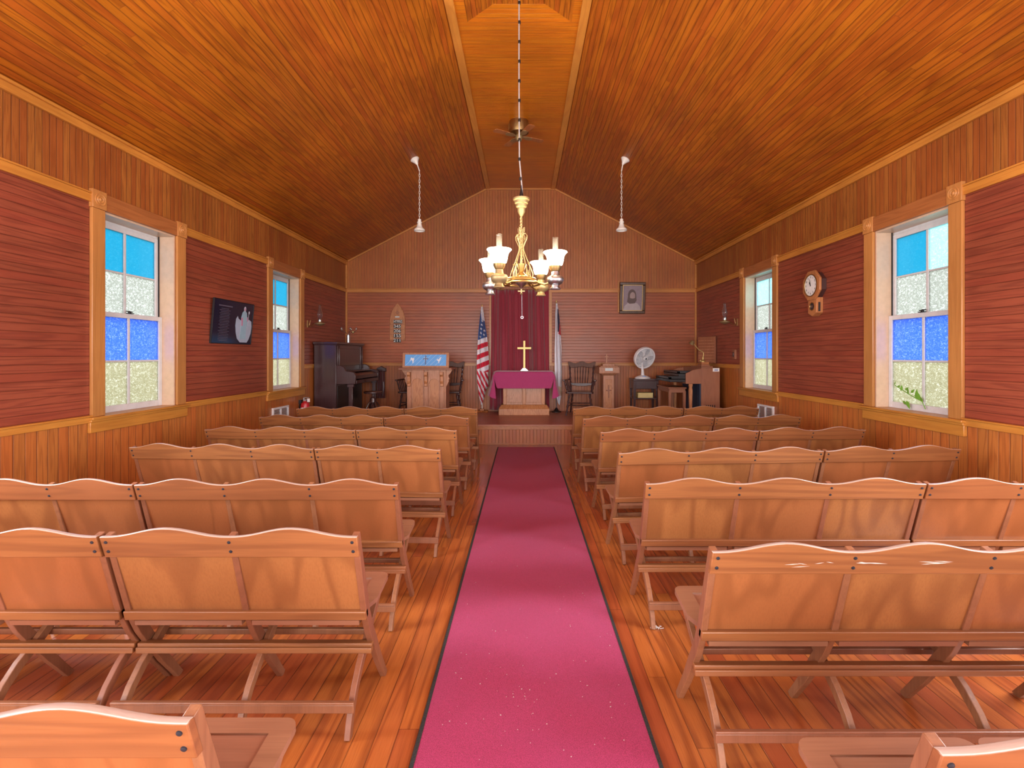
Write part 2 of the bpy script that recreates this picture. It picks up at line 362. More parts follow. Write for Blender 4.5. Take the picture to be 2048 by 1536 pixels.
b.box(AL, AL+.035, YB-.035, YB, ZS, ZT); b.box(AR-.035, AR, YB-.035, YB, ZS, ZT)
def slopebar(b, x0, z0, x1, z1, y0, y1, t, off=0):
    d = Vector((x1-x0, z1-z0)).normalized(); n = Vector((d.y, -d.x))*t
    if n.y > 0: n = -n
    p = [(x0, z0), (x1, z1), (x1+n.x, z1+n.y), (x0+n.x, z0+n.y)]
    b.prism(p, 'y', y0, y1)
slopebar(b, AL, ZT, XL, ZF, YB-.03, YB, .035); slopebar(b, AR, ZT, XRt, ZF, YB-.03, YB, .035)
b.box(XL, XRt, YB-.03, YB, ZF-.035, ZF)
b.build('trim_5', 'trim_x', bevel=.003, kind='structure', label='golden rails and edge strips on the back wall', cat='trim')
# rear wall with an open double entrance door and two windows (behind the camera)
b = MB()
def rbox(x0, x1, z0, z1, m=0): b.box(x0, x1, YR-.2, YR, z0, z1, m)
rbox(AL, -2.85, 0, ZT); rbox(-2.85, -1.95, 0, .97); rbox(-2.85, -1.95, 2.72, ZT); rbox(-1.95, -1.15, 0, ZT); rbox(-1.15, 1.15, 2.65, ZT)
rbox(1.15, 1.95, 0, ZT); rbox(1.95, 2.85, 0, .97); rbox(1.95, 2.85, 2.72, ZT); rbox(2.85, AR, 0, ZT)
b.prism([(AL-.1, ZT), (AR+.1, ZT), (XRt, ZF+.02), (XL, ZF+.02)], 'y', YR-.2, YR)
b.build('wall_rear', 'up_x', smooth=False, kind='structure', label='rear wall with the open entrance behind the viewer', cat='wall')
# ceiling: two slopes and a flat with a hipped recess
RX0, RX1, RY0, RY1 = -.58, .503, 4.0, 5.2
b = MB(); t = .1
b.prism([(AL-.25, ZT-.13), (XL, ZF), (XL, ZF+t), (AL-.25, ZT-.13+t)], 'y', YR-.2, YB+.15, 0)
b.prism([(AR+.25, ZT-.13), (XRt, ZF), (XRt, ZF+t), (AR+.25, ZT-.13+t)], 'y', YR-.2, YB+.15, 0)
b.box(XL, XRt, YR-.2, RY0, ZF, ZF+t, 1); b.box(XL, XRt, RY1, YB+.15, ZF, ZF+t, 1)
b.box(XL, RX0, RY0, RY1, ZF, ZF+t, 1); b.box(RX1, XRt, RY0, RY1, ZF, ZF+t, 1)
H = .02; ix, iy = .285, .24; zt = ZF+H
b.add([(RX0, RY0, ZF), (RX1, RY0, ZF), (RX1, RY1, ZF), (RX0, RY1, ZF), (RX0+ix, RY0+iy, zt), (RX1-ix, RY0+iy, zt), (RX1-ix, RY1-iy, zt), (RX0+ix, RY1-iy, zt)], [(0, 1, 5, 4), (2, 3, 7, 6)], 1)
b.add([(RX0, RY0, ZF), (RX1, RY0, ZF), (RX1, RY1, ZF), (RX0, RY1, ZF), (RX0+ix, RY0+iy, zt), (RX1-ix, RY0+iy, zt), (RX1-ix, RY1-iy, zt), (RX0+ix, RY1-iy, zt)], [(1, 2, 6, 5), (3, 0, 4, 7)], 0)
b.box(RX0+ix-.02, RX1-ix+.02, RY0, RY1, zt+.35, zt+.40, 0)
for q in ((RX0+ix-.02, RX0+ix, RY0, RY1), (RX1-ix, RX1-ix+.02, RY0, RY1), (RX0+ix, RX1-ix, RY0, RY0+iy), (RX0+ix, RX1-ix, RY1-iy, RY1)): b.box(*q, zt+.001, zt+.35, 0)
b.build('ceiling', ['ceil_s', 'ceil_f'], smooth=False, kind='structure', label='varnished board ceiling with two slopes and a flat centre strip', cat='ceiling')
b = MB(); b.box(XL-.005, XL+.085, YR, YB, ZF-.02, ZF+.002); b.box(XRt-.085, XRt+.005, YR, YB, ZF-.02, ZF+.002)
b.build('trim_6', 'trim', bevel=.003, kind='structure', label='golden strips along both edges of the flat ceiling', cat='trim')
b = MB(); b.box(-60, 60, -60, 60, -.6, -.5); b.build('ground', 'grass', smooth=False, kind='structure', label='grassy ground outside the windows', cat='ground')
# windows
def window(n, side, idx, top_panes):
    a, c = WIN[side][idx]; X = AL if side == 'left' else AR; s = -1 if side == 'left' else 1
    pos = {('left', 2): 'near left', ('left', 3): 'far left', ('right', 2): 'near right', ('right', 3): 'far right'}[(side, idx)]
    r = thing('window_%d' % n, (X, (a+c)/2, 0), 0, '%s sash window with cyan upper and blue middle panes' % pos, 'window', kind='structure')
    hw = (c-a)/2
    def bx(b, d0, d1, y0, y1, z0, z1, m=0):       # d: depth outward from the wall face (negative = into the room)
        x0, x1 = sorted((s*d0, s*d1)); b.box(x0, x1, y0, y1, z0, z1, m)
    cw = .136
    for k in (-1, 1):
        b = MB(); y0, y1 = sorted((k*hw, k*(hw+cw))); bx(b, -.028, 0, y0, y1, WZ0, WZ1); b.build('side_casing', 'trim_z', r, bevel=.006)
        b = MB(); bx(b, -.036, 0, y0-.004, y1+.004, WZ1, WZ1+.155)
        rot = Matrix.Translation((-s*.036, (y0+y1)/2, WZ1+.078)) @ Matrix.Rotation(-s*PI/2, 4, 'Y')
        b.lathe([(.055, 0), (.052, .010), (.040, .004), (.034, .004), (.030, .012), (.018, .006), (.012, .014), (.002, .016)], seg=24, mat=rot)
        b.build('corner_block', 'trim_z', r, bevel=.002)
    b = MB(); bx(b, -.028, 0, -hw, hw, WZ1, WZ1+.145); b.build('head_casing', 'head', r, bevel=.005)
    b = MB(); bx(b, -.06, .17, -hw-cw-.02, hw+cw+.02, WZ0-.022, WZ0) if False else (bx(b, -.06, 0, -hw-cw-.03, hw+cw+.03, WZ0-.022, WZ0), bx(b, 0, .19, -hw, hw, WZ0-.022, WZ0))
    b.build('sill', 'jamb' if False else 'trim', r, bevel=.004)
    b = MB(); bx(b, -.03, 0, -hw-cw-.02, hw+cw+.02, WZ0-.135, WZ0-.022); bx(b, -.042, 0, -hw-cw-.025, hw+cw+.025, WZ0-.045, WZ0-.022); b.build('apron', 'trim', r, bevel=.005)
    b = MB()
    for k in (-1, 1): y0, y1 = sorted((k*hw, k*(hw-.018))); bx(b, 0, .19, y0, y1, WZ0, WZ1)
    bx(b, 0, .19, -hw+.018, hw-.018, WZ1-.018, WZ1); b.build('jamb', 'jamb', r, bevel=.001)
    b = MB()
    for k in (-1, 1): y0, y1 = sorted((k*(hw-.018), k*(hw-.03))); bx(b, .150, .158, y0, y1, 1.9, WZ1-.018)
    b.build('sash_track', 'dmetal', r)
    hi = hw-.02; mid = 1.875
    for nm, d0, z0, z1, cols in (('upper_sash', .160, mid-.02, WZ1-.045, top_panes), ('lower_sash', .122, WZ0, mid+.022, ['p_blue', 'p_blue', 'p_lower', 'p_lower'])):
        b = MB(); st = .042; d1 = d0+.032
        if nm == 'upper_sash': bx(b, d0+.01, d1+.02, -hi, hi, z1, WZ1-.018)
        bx(b, d0, d1, -hi, -hi+st, z0, z1); bx(b, d0, d1, hi-st, hi, z0, z1); bx(b, d0, d1, -hi+st, hi-st, z1-.045, z1)
        br = .06 if nm == 'lower_sash' else .04
        bx(b, d0, d1, -hi+st, hi-st, z0, z0+br); bx(b, d0+.004, d1-.004, -.013, .013, z0+br, z1-.045)
        zm = (z0+br+z1-.045)/2; bx(b, d0+.006, d1-.006, -hi+st, hi-st, zm-.009, zm+.009)
        so = b.build(nm, 'sashw', r, bevel=.003)
        g = .001
        for i, (y0, y1, q0, q1) in enumerate(((-hi+st, -.013, zm+.009, z1-.045), (.013, hi-st, zm+.009, z1-.045), (-hi+st, -.013, z0+br, zm-.009), (.013, hi-st, z0+br, zm-.009))):
            pb = MB(); bx(pb, d0+.014, d0+.018, y0, y1, q0, q1); col = cols[i]
            pb.build('pane', col, so, smooth=False, label={'p_cyan': 'smooth cyan pane', 'p_cyan2': 'pale rippled cyan pane', 'p_blue': 'blue rippled pane', 'p_clear': 'clear rippled pane', 'p_lower': 'straw tinted rippled pane'}[col])
    b = MB(); z = mid+.022; bx(b, .10, .135, -.03, .03, z, z+.008); b.lathe([(.012, 0), (.014, .01), (.006, .02)], (s*.12, 0, z+.006), 10)
    b.tube([(s*.12, -.04, z+.022), (s*.12, 0, z+.024), (s*.115, .03, z+.018)], .005); b.build('sash_lock', 'dmetal', r)
window(1, 'left', 2, ['p_cyan', 'p_cyan', 'p_clear', 'p_clear'])
window(2, 'left', 3, ['p_cyan', 'p_cyan', 'p_clear', 'p_clear'])
window(3, 'right', 2, ['p_cyan2', 'p_cyan', 'p_clear', 'p_clear'])
window(4, 'right', 3, ['p_cyan2', 'p_cyan2', 'p_clear', 'p_clear'])
# ------------------------------------------------------------ carpet
b = MB(); b.box(-.407, .503, -2.6, 8.10, .0, .008); cr = thing('carpet_runner', (0, 3, 0), 0, 'long magenta carpet runner with dark edges down the aisle', 'carpet')
b = MB(); b.box(-.397, .493, -5.6, 5.10, .0005, .009); b.build('pile', 'carpet', cr, smooth=False)
for k, (x0, x1) in enumerate(((-.412, -.397), (.493, .508))):
    b = MB(); b.box(x0, x1, -5.6, 5.10, .0005, .011); b.build('edge_binding', 'carpedge', cr)
b = MB()
for i in range(120):
    x = random.uniform(-.37, .47); y = 1.7+abs(random.gauss(0, 1.2)); q = random.uniform(.0007, .0018)
    if i < 14: x, y = random.gauss(.0, .03), random.gauss(2.15, .08)
    a = random.uniform(0, PI); b.box(-q*random.uniform(.6, 2), q, -q, q, 0, q, mat=Matrix.Translation((x, y, .0095)) @ Matrix.Rotation(a, 4, 'Z'))
b.build('lint', plain('lint_grey', (.5, .42, .40), .8), smooth=False, label='pale crumbs and lint scattered on the magenta carpet', cat='debris', kind='stuff')
# ------------------------------------------------------------ folding benches
PT = .475
def zy(z): return .01+(.80-z)*.324            # back plane: y for height z
POST = [(.0, .83), (.01, .80), (.07, .615), (.13, .43), (.172, .345), (.22, .27), (.30, .145), (.365, .055), (.405, 0)]
LEG = [(.44, .415), (.36, .355), (.285, .305), (.21, .25), (.14, .205), (.08, .15), (.04, .095), (.015, .045), (0, 0)]
def make_bench(n):
    Wd = n*PT; x0 = -Wd/2
    r = thing('folding_bench', (0, 0, 0))
    px = [x0+.014+i*(Wd-.028)/n for i in range(n+1)]
    # top rail with humps
    def ztop(x):
        i = min(n-1, max(0, int((x-px[0])/(px[1]-px[0])))); f = (x-px[i])/(px[i+1]-px[i]); f = min(1, max(0, f))
        return .797+.036*(.5-.5*math.cos(2*PI*f))**1.15
    b = MB(); K = 18*n; th = .022
    xs = [x0+Wd*i/K for i in range(K+1)]; vs = []
    for x in xs:
        zt_ = ztop(x)
        for (z, o) in ((.708, -.012-th), (.708, -.012), (zt_, -.012), (zt_+.002, -.012-th/2), (zt_, -.012-th)):
            vs.append((x, zy(z)+o, z))
    for i in range(K):
        k = i*5; q = k+5
        b_f = [((k, q, q+1, k+1), 0), ((k+1, q+1, q+2, k+2), 0), ((k+2, q+2, q+3, k+3), 1), ((k+3, q+3, q+4, k+4), 1), ((k+4, q+4, q, k), 0)]
        for f, m_ in b_f: b.f.append(f); b.m.append(m_)
    b.v = vs; b.f += [(0, 1, 2, 3, 4), (K*5+4, K*5+3, K*5+2, K*5+1, K*5)]; b.m += [0, 0]
    tr = b.build('top_rail', ['rail', 'worn_sheen'], r)
    bv = tr.modifiers.new('bevel', 'BEVEL'); bv.width = .003; bv.segments = 2; bv.limit_method = 'ANGLE'; bv.angle_limit = math.radians(50)
    for x in px:
        for z in (.735, .775):
            b = MB(); b.lathe([(.0065, 0), (.006, .003), (.002, .0042)], seg=10, mat=Matrix.Translation((x+(.006 if x < 0 and x == px[0] else -.006 if x == px[-1] else 0), zy(z)-.012-th+.0005, z)) @ Matrix.Rotation(PI/2+.313, 4, 'X'))
            b.build('screw', 'screw', tr)
    for i in range(n):
        b = MB(); a, c = px[i]+.010, px[i+1]-.010
        z0, z1, q = .425, .72, .006
        b.add([(x, zy(z)+o, z) for x in (a, c) for z in (z0, z1) for o in (-.014, -.006)], [(0, 1, 3, 2), (4, 6, 7, 5), (0, 4, 5, 1), (2, 3, 7, 6), (0, 2, 6, 4), (1, 5, 7, 3)])
        b.build('back_panel', 'panel', r, smooth=False)
    for x in px:
        b = MB(); b.bar(POST[1:] if False else [(.0105, .799)]+POST[2:], [.03, .038, .044, .046, .046, .040, .034, .032], x-.012, x+.012); b.build('back_post', 'post', r, bevel=.002)
    for i, x in enumerate(px):
        o = .026 if i == 0 else -.026 if i == n else .026
        b = MB(); b.bar(LEG, [.032, .036, .038, .040, .040, .038, .036, .034, .034], x+o-.011, x+o+.011); b.build('leg', 'post', r, bevel=.002)
    b = MB(); b.add([(x, y, z) for x in (x0+.002, x0+Wd-.002) for (y, z) in ((zy(.448)-.036, .452), (zy(.448)-.002, .456), (zy(.418)-.004, .420), (zy(.418)-.036, .412))], [(0, 1, 2, 3), (7, 6, 5, 4), (0, 4, 5, 1), (1, 5, 6, 2), (2, 6, 7, 3), (3, 7, 4, 0)])
    b.build('lower_back_rail', 'rail', r, bevel=.004)
    b = MB(); b.box(x0, x0+Wd, .168, .200, .262, .278); b.box(x0, x0+Wd, .158, .192, .240, .264); b.build('stretcher', 'rail', r, bevel=.003)
    b = MB(); b.box(x0+.03, x0+Wd-.03, .285, .305, .25, .275); b.build('stretcher', 'post', r, bevel=.003)
    b = MB(); b.box(x0+.02, x0+Wd-.02, .003, .020, .098, .132); b.box(x0+.02, x0+Wd-.02, .0, .018, .132, .142); b.build('foot_rail', 'post', r, bevel=.003)
    # seats
    sl = (.447-.402)/.36
    T = Matrix.Translation((0, .11, .402)) @ Matrix.Rotation(math.atan(sl), 4, 'X')
    for i in range(n):
        a, c = px[i], px[i+1]; w0 = .020; w1 = .004 if i not in (0, n-1) else .004; D = .365
        la, lc = a+w1-(.012 if i == 0 else 0), c-w1+(.012 if i == n-1 else 0)
        outer = [(a+w0, 0), (a+w0, .10), (la, .16)]+[(la+.035*(1-math.cos(q)), D-.035+.035*math.sin(q)) for q in [PI/2*k/5 for k in range(6)]]
        outer += [(lc-.035*(1-math.cos(q)), D-.035+.035*math.sin(q)) for q in [PI/2*(5-k)/5 for k in range(6)]]+[(lc, .16), (c-w0, .10), (c-w0, 0)]
        ia, ic, i0, i1 = a+.058, c-.058, .050, D-.052
        b = MB(); no = len(outer); z0, z1 = -.016, .004
        inner = []
        for (x, y) in outer: inner.append((min(max(x, ia), ic), min(max(y, i0), i1)))
        vs = [(x, y, z) for z in (z0, z1) for (x, y) in outer]+[(x, y, z) for z in (z0, z1) for (x, y) in inner]
        fs = []
        for k in range(no):
            k2 = (k+1) % no
            fs += [(k, k2, no+k2, no+k), (no+k, no+k2, 3*no+k2, 3*no+k), (k, 2*no+k, 2*no+k2, k2), (2*no+k, 3*no+k, 3*no+k2, 2*no+k2)]
        b.add(vs, fs, mat=T); so = b.build('seat', 'seat', r)
        bm = bmesh.new(); bm.from_mesh(so.data); bmesh.ops.remove_doubles(bm, verts=bm.verts, dist=1e-5); bmesh.ops.dissolve_degenerate(bm, edges=bm.edges, dist=1e-5); bmesh.ops.recalc_face_normals(bm, faces=bm.faces); bm.to_mesh(so.data); bm.free()
        b = MB(); b.box(ia-.004, ic+.004, i0-.004, i1+.004, -.012, -.001, mat=T); b.build('seat_panel', 'seat', so, smooth=False)
    return r
proto = {2: make_bench(2), 3: make_bench(3)}; used = {2: False, 3: False}
NEARW = {1: 'nearest row', 2: 'second row up', 3: 'third row up', 4: 'middle row', 5: 'third row from platform', 6: 'second row from platform', 7: 'front row by platform'}
def bench(side, row, n, xa, xb, Z0, th, X0, where):
    """xa aisle-side pixel column, xb wall-side pixel column of the top rail; row line starts at (X0,Z0) and turns by th"""
    sg = 1 if side == 'right' else -1; t = math.radians(th)
    def hit(px):
        k = (px-1046)/1000; c, s_ = sg*math.cos(t), math.sin(t)
        d = (k*Z0-X0)/(c-k*s_); return Vector((X0+c*d, Z0+s_*d, 0))
    a, c = hit(xa), hit(xb); mid = (a+c)/2; Ln = (c-a).length
    if not used[n]: o = proto[n]; used[n] = True
    else: o = copy_tree(proto[n])
    ang = t*sg
    o.location = (mid.x+.01*math.sin(ang), mid.y-.0, 0); o.rotation_euler = (0, 0, ang); o.scale = (Ln/(n*PT)-.002, 1, 1)
    o['label'] = '%s-seat folding bench %s, %s of aisle, %s' % ({2:'two',3:'three'}[n], where, side, NEARW[row]); o['category'] = 'bench'
    o['group'] = 'wooden folding benches in rows'
    return o
aw, ww = 'beside the carpet', 'toward the wall'
ROWS = [('left', 1, .975, 0, -.655, [(2, 391, -560, aw)]),
 ('left', 2, 1.95, 0, -.64, [(2, 718, 207, aw), (3, 202, -545, ww)]),
 ('left', 3, 2.72, 0, -.677, [(3, 797, 273, aw), (2, 270, -72, ww)]),
 ('left', 4, 3.71, 2.5, -.608, [(2, 882, 631, aw), (3, 629, 262, ww)]),
 ('left', 5, 4.65, 1.5, -.614, [(2, 914, 713, aw), (3, 712, 411, ww)]),
 ('left', 6, 5.56, 2, -.60, [(2, 938, 768, aw), (3, 767, 519, ww)]),
 ('left', 7, 6.52, 0, -.60, [(2, 955, 809, aw), (3, 808, 593, ww)]),
 ('right', 1, .90, 0, .735, [(3, 1862, 3480, aw)]),
 ('right', 2, 1.80, 0, .67, [(3, 1420, 2266, aw)]),
 ('right', 3, 2.74, 0, .666, [(3, 1290, 1848, aw), (2, 1851, 2222, ww)]),
 ('right', 4, 3.58, 3.5, .68, [(3, 1236, 1645, aw), (2, 1648, 1918, ww)]),
 ('right', 5, 4.54, 3.5, .698, [(3, 1200, 1516, aw), (2, 1518, 1729, ww)]),
 ('right', 6, 5.50, 3.5, .653, [(3, 1165, 1427, aw), (2, 1429, 1601, ww)]),
 ('right', 7, 6.53, 1.5, .6585, [(3, 1146, 1366, aw), (2, 1368, 1517, ww)])]
for side, row, Z0, th, X0, bs in ROWS:
    for (n, xa, xb, wh) in bs: bench(side, row, n, xa, xb, Z0, th, X0, wh)
    if (side, row) == ('right', 2): scratched = [o for o in COL.objects if o.get('label', '').startswith('three-seat') and 'right of aisle, second row up' in o['label']][0]
rail_o = [c for c in scratched.children if c.name.startswith('top_rail')][0]
b = MB()
for (p0, p1, z0, z1, w_) in ((1566, 1600, .748, .752, .0012), (1580, 1618, .738, .742, .0010), (1592, 1612, .755, .748, .0010), (1626, 1645, .752, .757, .001), (1648, 1664, .760, .755, .001), (1708, 1738, .756, .754, .0022), (1722, 1772, .757, .752, .0018), (1712, 1728, .760, .756, .0012), (1832, 1880, .762, .756, .0016), (1846, 1898, .752, .757, .0020), (1862, 1902, .764, .760, .0012), (1838, 1860, .750, .752, .001)):
    x0_, x1_ = [(p-1420)/846*1.425-.7125 for p in (p0, p1)]; y = lambda z: zy(z)-.0343
    b.add([(x0_, y(z0), z0-w_*.3), ((x0_+x1_)/2, y((z0+z1)/2)-.0004, (z0+z1)/2-w_), (x1_, y(z1), z1), ((x0_+x1_)/2, y((z0+z1)/2)-.0004, (z0+z1)/2+w_)], [(0, 1, 2, 3)])
b.build('scratches', plain('bare_scratch', (.62, .52, .46), .6), rail_o, smooth=False)
b = MB()
for i in range(26):
    a = random.uniform(0, 2*PI); q = abs(random.gauss(0, .016)); L = random.uniform(.004, .012)
    c = Vector((.725+q*math.cos(a), 2.745+q*math.sin(a), random.uniform(.001, .010))); d = Vector((random.uniform(-1, 1), random.uniform(-1, 1), random.uniform(-.3, .3))).normalized()*L
    b.tube([c-d, c, c+d], .0016, 4)
b.build('fluff_clump', plain('grey_fluff', (.55, .52, .48), .9), label='pale fluff clump on the floor at a bench foot right of the carpet', cat='debris', kind='stuff')
# ------------------------------------------------------------ chandelier
cx, cy = -.015, 4.6
ch = thing('chandelier', (cx, cy, 0), 0, 'brass four-lamp oil chandelier with lit opal shades hanging over the aisle', 'chandelier')
b = MB(); b.lathe([(.012, 2.775), (.02, 2.79), (.034, 2.815), (.036, 2.85), (.05, 2.862), (.052, 2.885), (.062, 2.892), (.064, 2.915), (.076, 2.925), (.077, 2.94), (.02, 2.945)]); b.build('canopy', 'brassp', ch)
b = MB(); b.lathe([(.006, 3.06), (.008, 3.03), (.018, 2.97), (.03, 2.943)], seg=12); b.build('cord_grip', 'dmetal', ch)
b = MB(); b.tube([(-.02, 0, ZF+H+.36), (-.022, 0, 4.2), (-.02, 0, 3.6), (-.018, 0, 3.3), (.002, 0, 3.08), (.012, 0, 2.945)], .0065)
cdo = b.build('cord', 'cord', ch)
for i in range(11):
    z = 3.12+i*.18; x = -.018 if z > 3.3 else -.008
    b = MB(); b.lathe([(.006, -.016), (.012, -.012), (.012, .012), (.006, .016)], (x, 0, z), 8); b.build('chain_clip', 'dmetal', cdo)
b = MB(); pts = []; 
b.tube([(0, 0, 2.33), (0, 0, 2.79)], .010)
for ph in (0, PI):
    b.tube([(.0095*math.cos(ph+i*.55), .0095*math.sin(ph+i*.55), 2.33+i*.0053) for i in range(86)], .0045, 5)
b.build('twisted_stem', 'brassp', ch)
b = MB(); b.lathe([(.012, 2.25), (.022, 2.262), (.045, 2.335), (.040, 2.335), (.014, 2.27)], seg=18); b.lathe([(.062, 2.205), (.058, 2.225), (.035, 2.245), (.018, 2.27)], seg=24); b.build('fluted_cup', 'brass', ch)
b = MB(); b.lathe([(.05, 2.172), (.14, 2.172), (.145, 2.178), (.135, 2.186), (.14, 2.196), (.13, 2.206), (.05, 2.21)], seg=36)
b.tube([(.17*math.cos(a), .17*math.sin(a), 2.155) for a in [2*PI*k/40 for k in range(40)]], .011, 8, closed=True)
for k in range(8):
    a = 2*PI*k/8; b.tube([(.10*math.cos(a), .10*math.sin(a), 2.18), (.17*math.cos(a), .17*math.sin(a), 2.155)], .006, 6)
b.build('ring', 'brass', ch)
b = MB(); b.lathe([(.004, 2.105), (.012, 2.12), (.02, 2.13), (.045, 2.15), (.054, 2.168), (.054, 2.175)], seg=24); b.build('lower_bowl', 'steel', ch)
b = MB(); b.box(-.006, .006, -.004, .004, 2.07, 2.11); b.box(-.032, .032, -.005, .005, 2.082, 2.092); b.lathe([(.004, 2.072), (.016, 2.06), (.004, 2.055)], seg=12); b.build('finial', 'brassp', ch)
b = MB(); b.tube([(.004, 0, 2.06), (.006, 0, 1.86)], .0015, 5); b.tube([(.006+.011*math.cos(a), 0, 1.846+.011*math.sin(a)) for a in [2*PI*k/14 for k in range(14)]], .003, 5, closed=True); b.build('pull_chain', 'steel', ch)
a0 = math.atan2(-.30, -.19)
for k in range(4):
    a = a0+k*PI/2; R4 = Matrix.Rotation(a, 4, 'Z')
    b = MB()
    prof = [(.012, 2.585), (.022, 2.61), (.045, 2.615), (.062, 2.59), (.058, 2.56), (.035, 2.52), (.022, 2.49), (.028, 2.455), (.055, 2.39), (.075, 2.345), (.105, 2.28), (.124, 2.235), (.12, 2.205)]
    b.tube([R4 @ Vector((r, 0, z)) for r, z in prof], .0045, 6)
    b.tube([R4 @ Vector((r, 0, z)) for r, z in [(.05, 2.575), (.038, 2.585), (.03, 2.57), (.038, 2.557), (.048, 2.565)]], .003, 5)
    b.tube([R4 @ Vector((r, 0, z)) for r, z in [(.012, 2.60), (.022, 2.665), (.036, 2.67), (.034, 2.635), (.02, 2.60), (.014, 2.55), (.02, 2.5)]], .0038, 5)
    b.tube([R4 @ Vector((r, 0, z)) for r, z in [(.09, 2.31), (.092, 2.25), (.10, 2.205)]], .0035, 5)
    b.lathe([(.002, -.012), (.012, 0), (.002, .012)], tuple(R4 @ Vector((.08, 0, 2.338))), 8)
    b.tube([R4 @ Vector((r, 0, z)) for r, z in [(.10, 2.21), (.085, 2.235), (.075, 2.225), (.08, 2.25), (.075, 2.275)]], .003, 5)
    b.build('scroll_bracket', 'brassp', ch)
    arm = MB(); arm.tube([R4 @ Vector((r, 0, z)) for r, z in [(.13, 2.17), (.20, 2.145), (.25, 2.13), (.29, 2.14)]], [.012, .010, .009, .009], 8); ao = arm.build('arm', 'brass', ch)
    c = R4 @ Vector((.355, 0, 0)); c = (c.x, c.y, 0)
    f = MB(); f.lathe([(.045, 2.078), (.048, 2.085), (.036, 2.10), (.034, 2.115), (.06, 2.13), (.074, 2.155), (.074, 2.175), (.066, 2.188), (.04, 2.198), (.036, 2.21), (.034, 2.235), (.02, 2.238)], c, 28); f.build('oil_font', 'steel' if k % 2 else 'brassp', ch)
    f = MB(); f.lathe([(.038, 2.238), (.05, 2.262), (.056, 2.285), (.03, 2.29), (.03, 2.24)], c, 24); f.build('burner', 'brass', ch)
    f = MB()
    pr = [(.048, 2.285), (.062, 2.295), (.070, 2.32), (.074, 2.35), (.080, 2.375), (.095, 2.395), (.106, 2.405), (.104, 2.41), (.092, 2.40), (.076, 2.38), (.070, 2.352), (.066, 2.32), (.058, 2.30), (.046, 2.289)]
    f.lathe(pr, c, 30); so = f.build('shade', 'shade', ch)
    f = MB(); f.lathe([(.020, 2.29), (.034, 2.32), (.030, 2.37), (.025, 2.42), (.0255, 2.535), (.024, 2.535), (.023, 2.42), (.028, 2.37), (.032, 2.32), (.018, 2.29)], c, 20, open_=True); f.build('glass_chimney', 'glass', ch)
# ------------------------------------------------------------ ceiling fan
fn = thing('ceiling_fan', (-.06, 7.42, ZF), 0, 'small brass ceiling fan mounted on the flat ceiling beyond the chandelier', 'fan')
b = MB(); b.lathe([(.14, 0), (.142, -.02), (.15, -.05), (.15, -.14), (.14, -.175), (.10, -.19), (.05, -.195)], seg=32)
for k in range(24):
    a = 2*PI*k/24; b.box(.148, .153, -.006, .006, -.13, -.05, mat=Matrix.Rotation(a, 4, 'Z'))
b.build('motor_housing', 'brass', fn)
b = MB(); b.lathe([(.04, -.19), (.055, -.215), (.055, -.25), (.04, -.285), (.01, -.29)], seg=20); b.build('switch_housing', 'brassp', fn)
for k in range(4):
    R = Matrix.Rotation(2*PI*k/4+.5, 4, 'Z')
    b = MB(); b.prism([(.05, -.012), (.12, -.05), (.20, -.045), (.22, 0), (.20, .045), (.12, .05), (.05, .012)], 'z', -.225, -.219, mat=R); ir = b.build('blade_iron', 'brassp', fn)
    b = MB(); b.prism([(.17, -.045), (.38, -.06), (.41, -.035), (.41, .035), (.38, .06), (.17, .045)], 'z', -.219, -.211, mat=R); b.build('blade', 'head', ir, bevel=.002)
# ------------------------------------------------------------ bell pendants
def pendant(nm, X, Y, Z, xb, zb, side):
    r = thing('pendant_bell', (X, Y, Z), 0, 'white bell-shaped pendant on a chain, %s of the chandelier' % side, 'pendant light', 'white bell pendants')
    sl = math.atan(.52)*(1 if side == 'left' else -1)
    T = Matrix.Rotation(-sl, 4, 'Y')
    b = MB(); b.lathe([(.068, .0), (.070, -.012), (.055, -.03), (.035, -.055), (.024, -.075), (.018, -.09), (.010, -.10)], seg=24, mat=T); b.build('ceiling_rose', 'porc', r)
    e0 = T @ Vector((0, 0, -.09)); e1 = Vector((xb-X, 0, -.185))
    b = MB(); b.tube([e0, e1], .009, 8); b.build('stem', 'porc', r)
    top = e1.z; bot = zb-Z+.175; n = 17; L = (top-bot)/n; c = MB()
    for i in range(n):
        zc = top-L*(i+.5); q = i % 2
        pts = []
        for k in range(12):
            a = 2*PI*k/12; u_ = .010*math.cos(a); w_ = (L*.5+.006)*math.sin(a)
            pts.append((xb-X+(u_ if q else 0), (0 if q else u_), zc+w_))
        c.tube(pts, .0032, 5, closed=True)
    c.build('chain', 'porc', r)
    b = MB(); b.lathe([(.022, .18), (.026, .175), (.026, .14), (.038, .135), (.038, .122), (.030, .12), (.036, .09), (.050, .05), (.076, .03), (.084, .012), (.082, 0), (.072, .004), (.060, .03), (.034, .06), (.028, .11)], (xb-X, 0, zb-Z), 28); b.build('bell_shade', 'porc', r)
    b = MB(); b.lathe([(.012, .10), (.024, .06), (.026, .04), (.018, .022), (.003, .016)], (xb-X, 0, zb-Z), 16); b.build('bulb', 'porc', r)
pendant('l', -1.659, 7.646, 4.497, -1.583, 3.396, 'left'); pendant('r', 1.567, 7.643, 4.495, 1.506, 3.40, 'right')
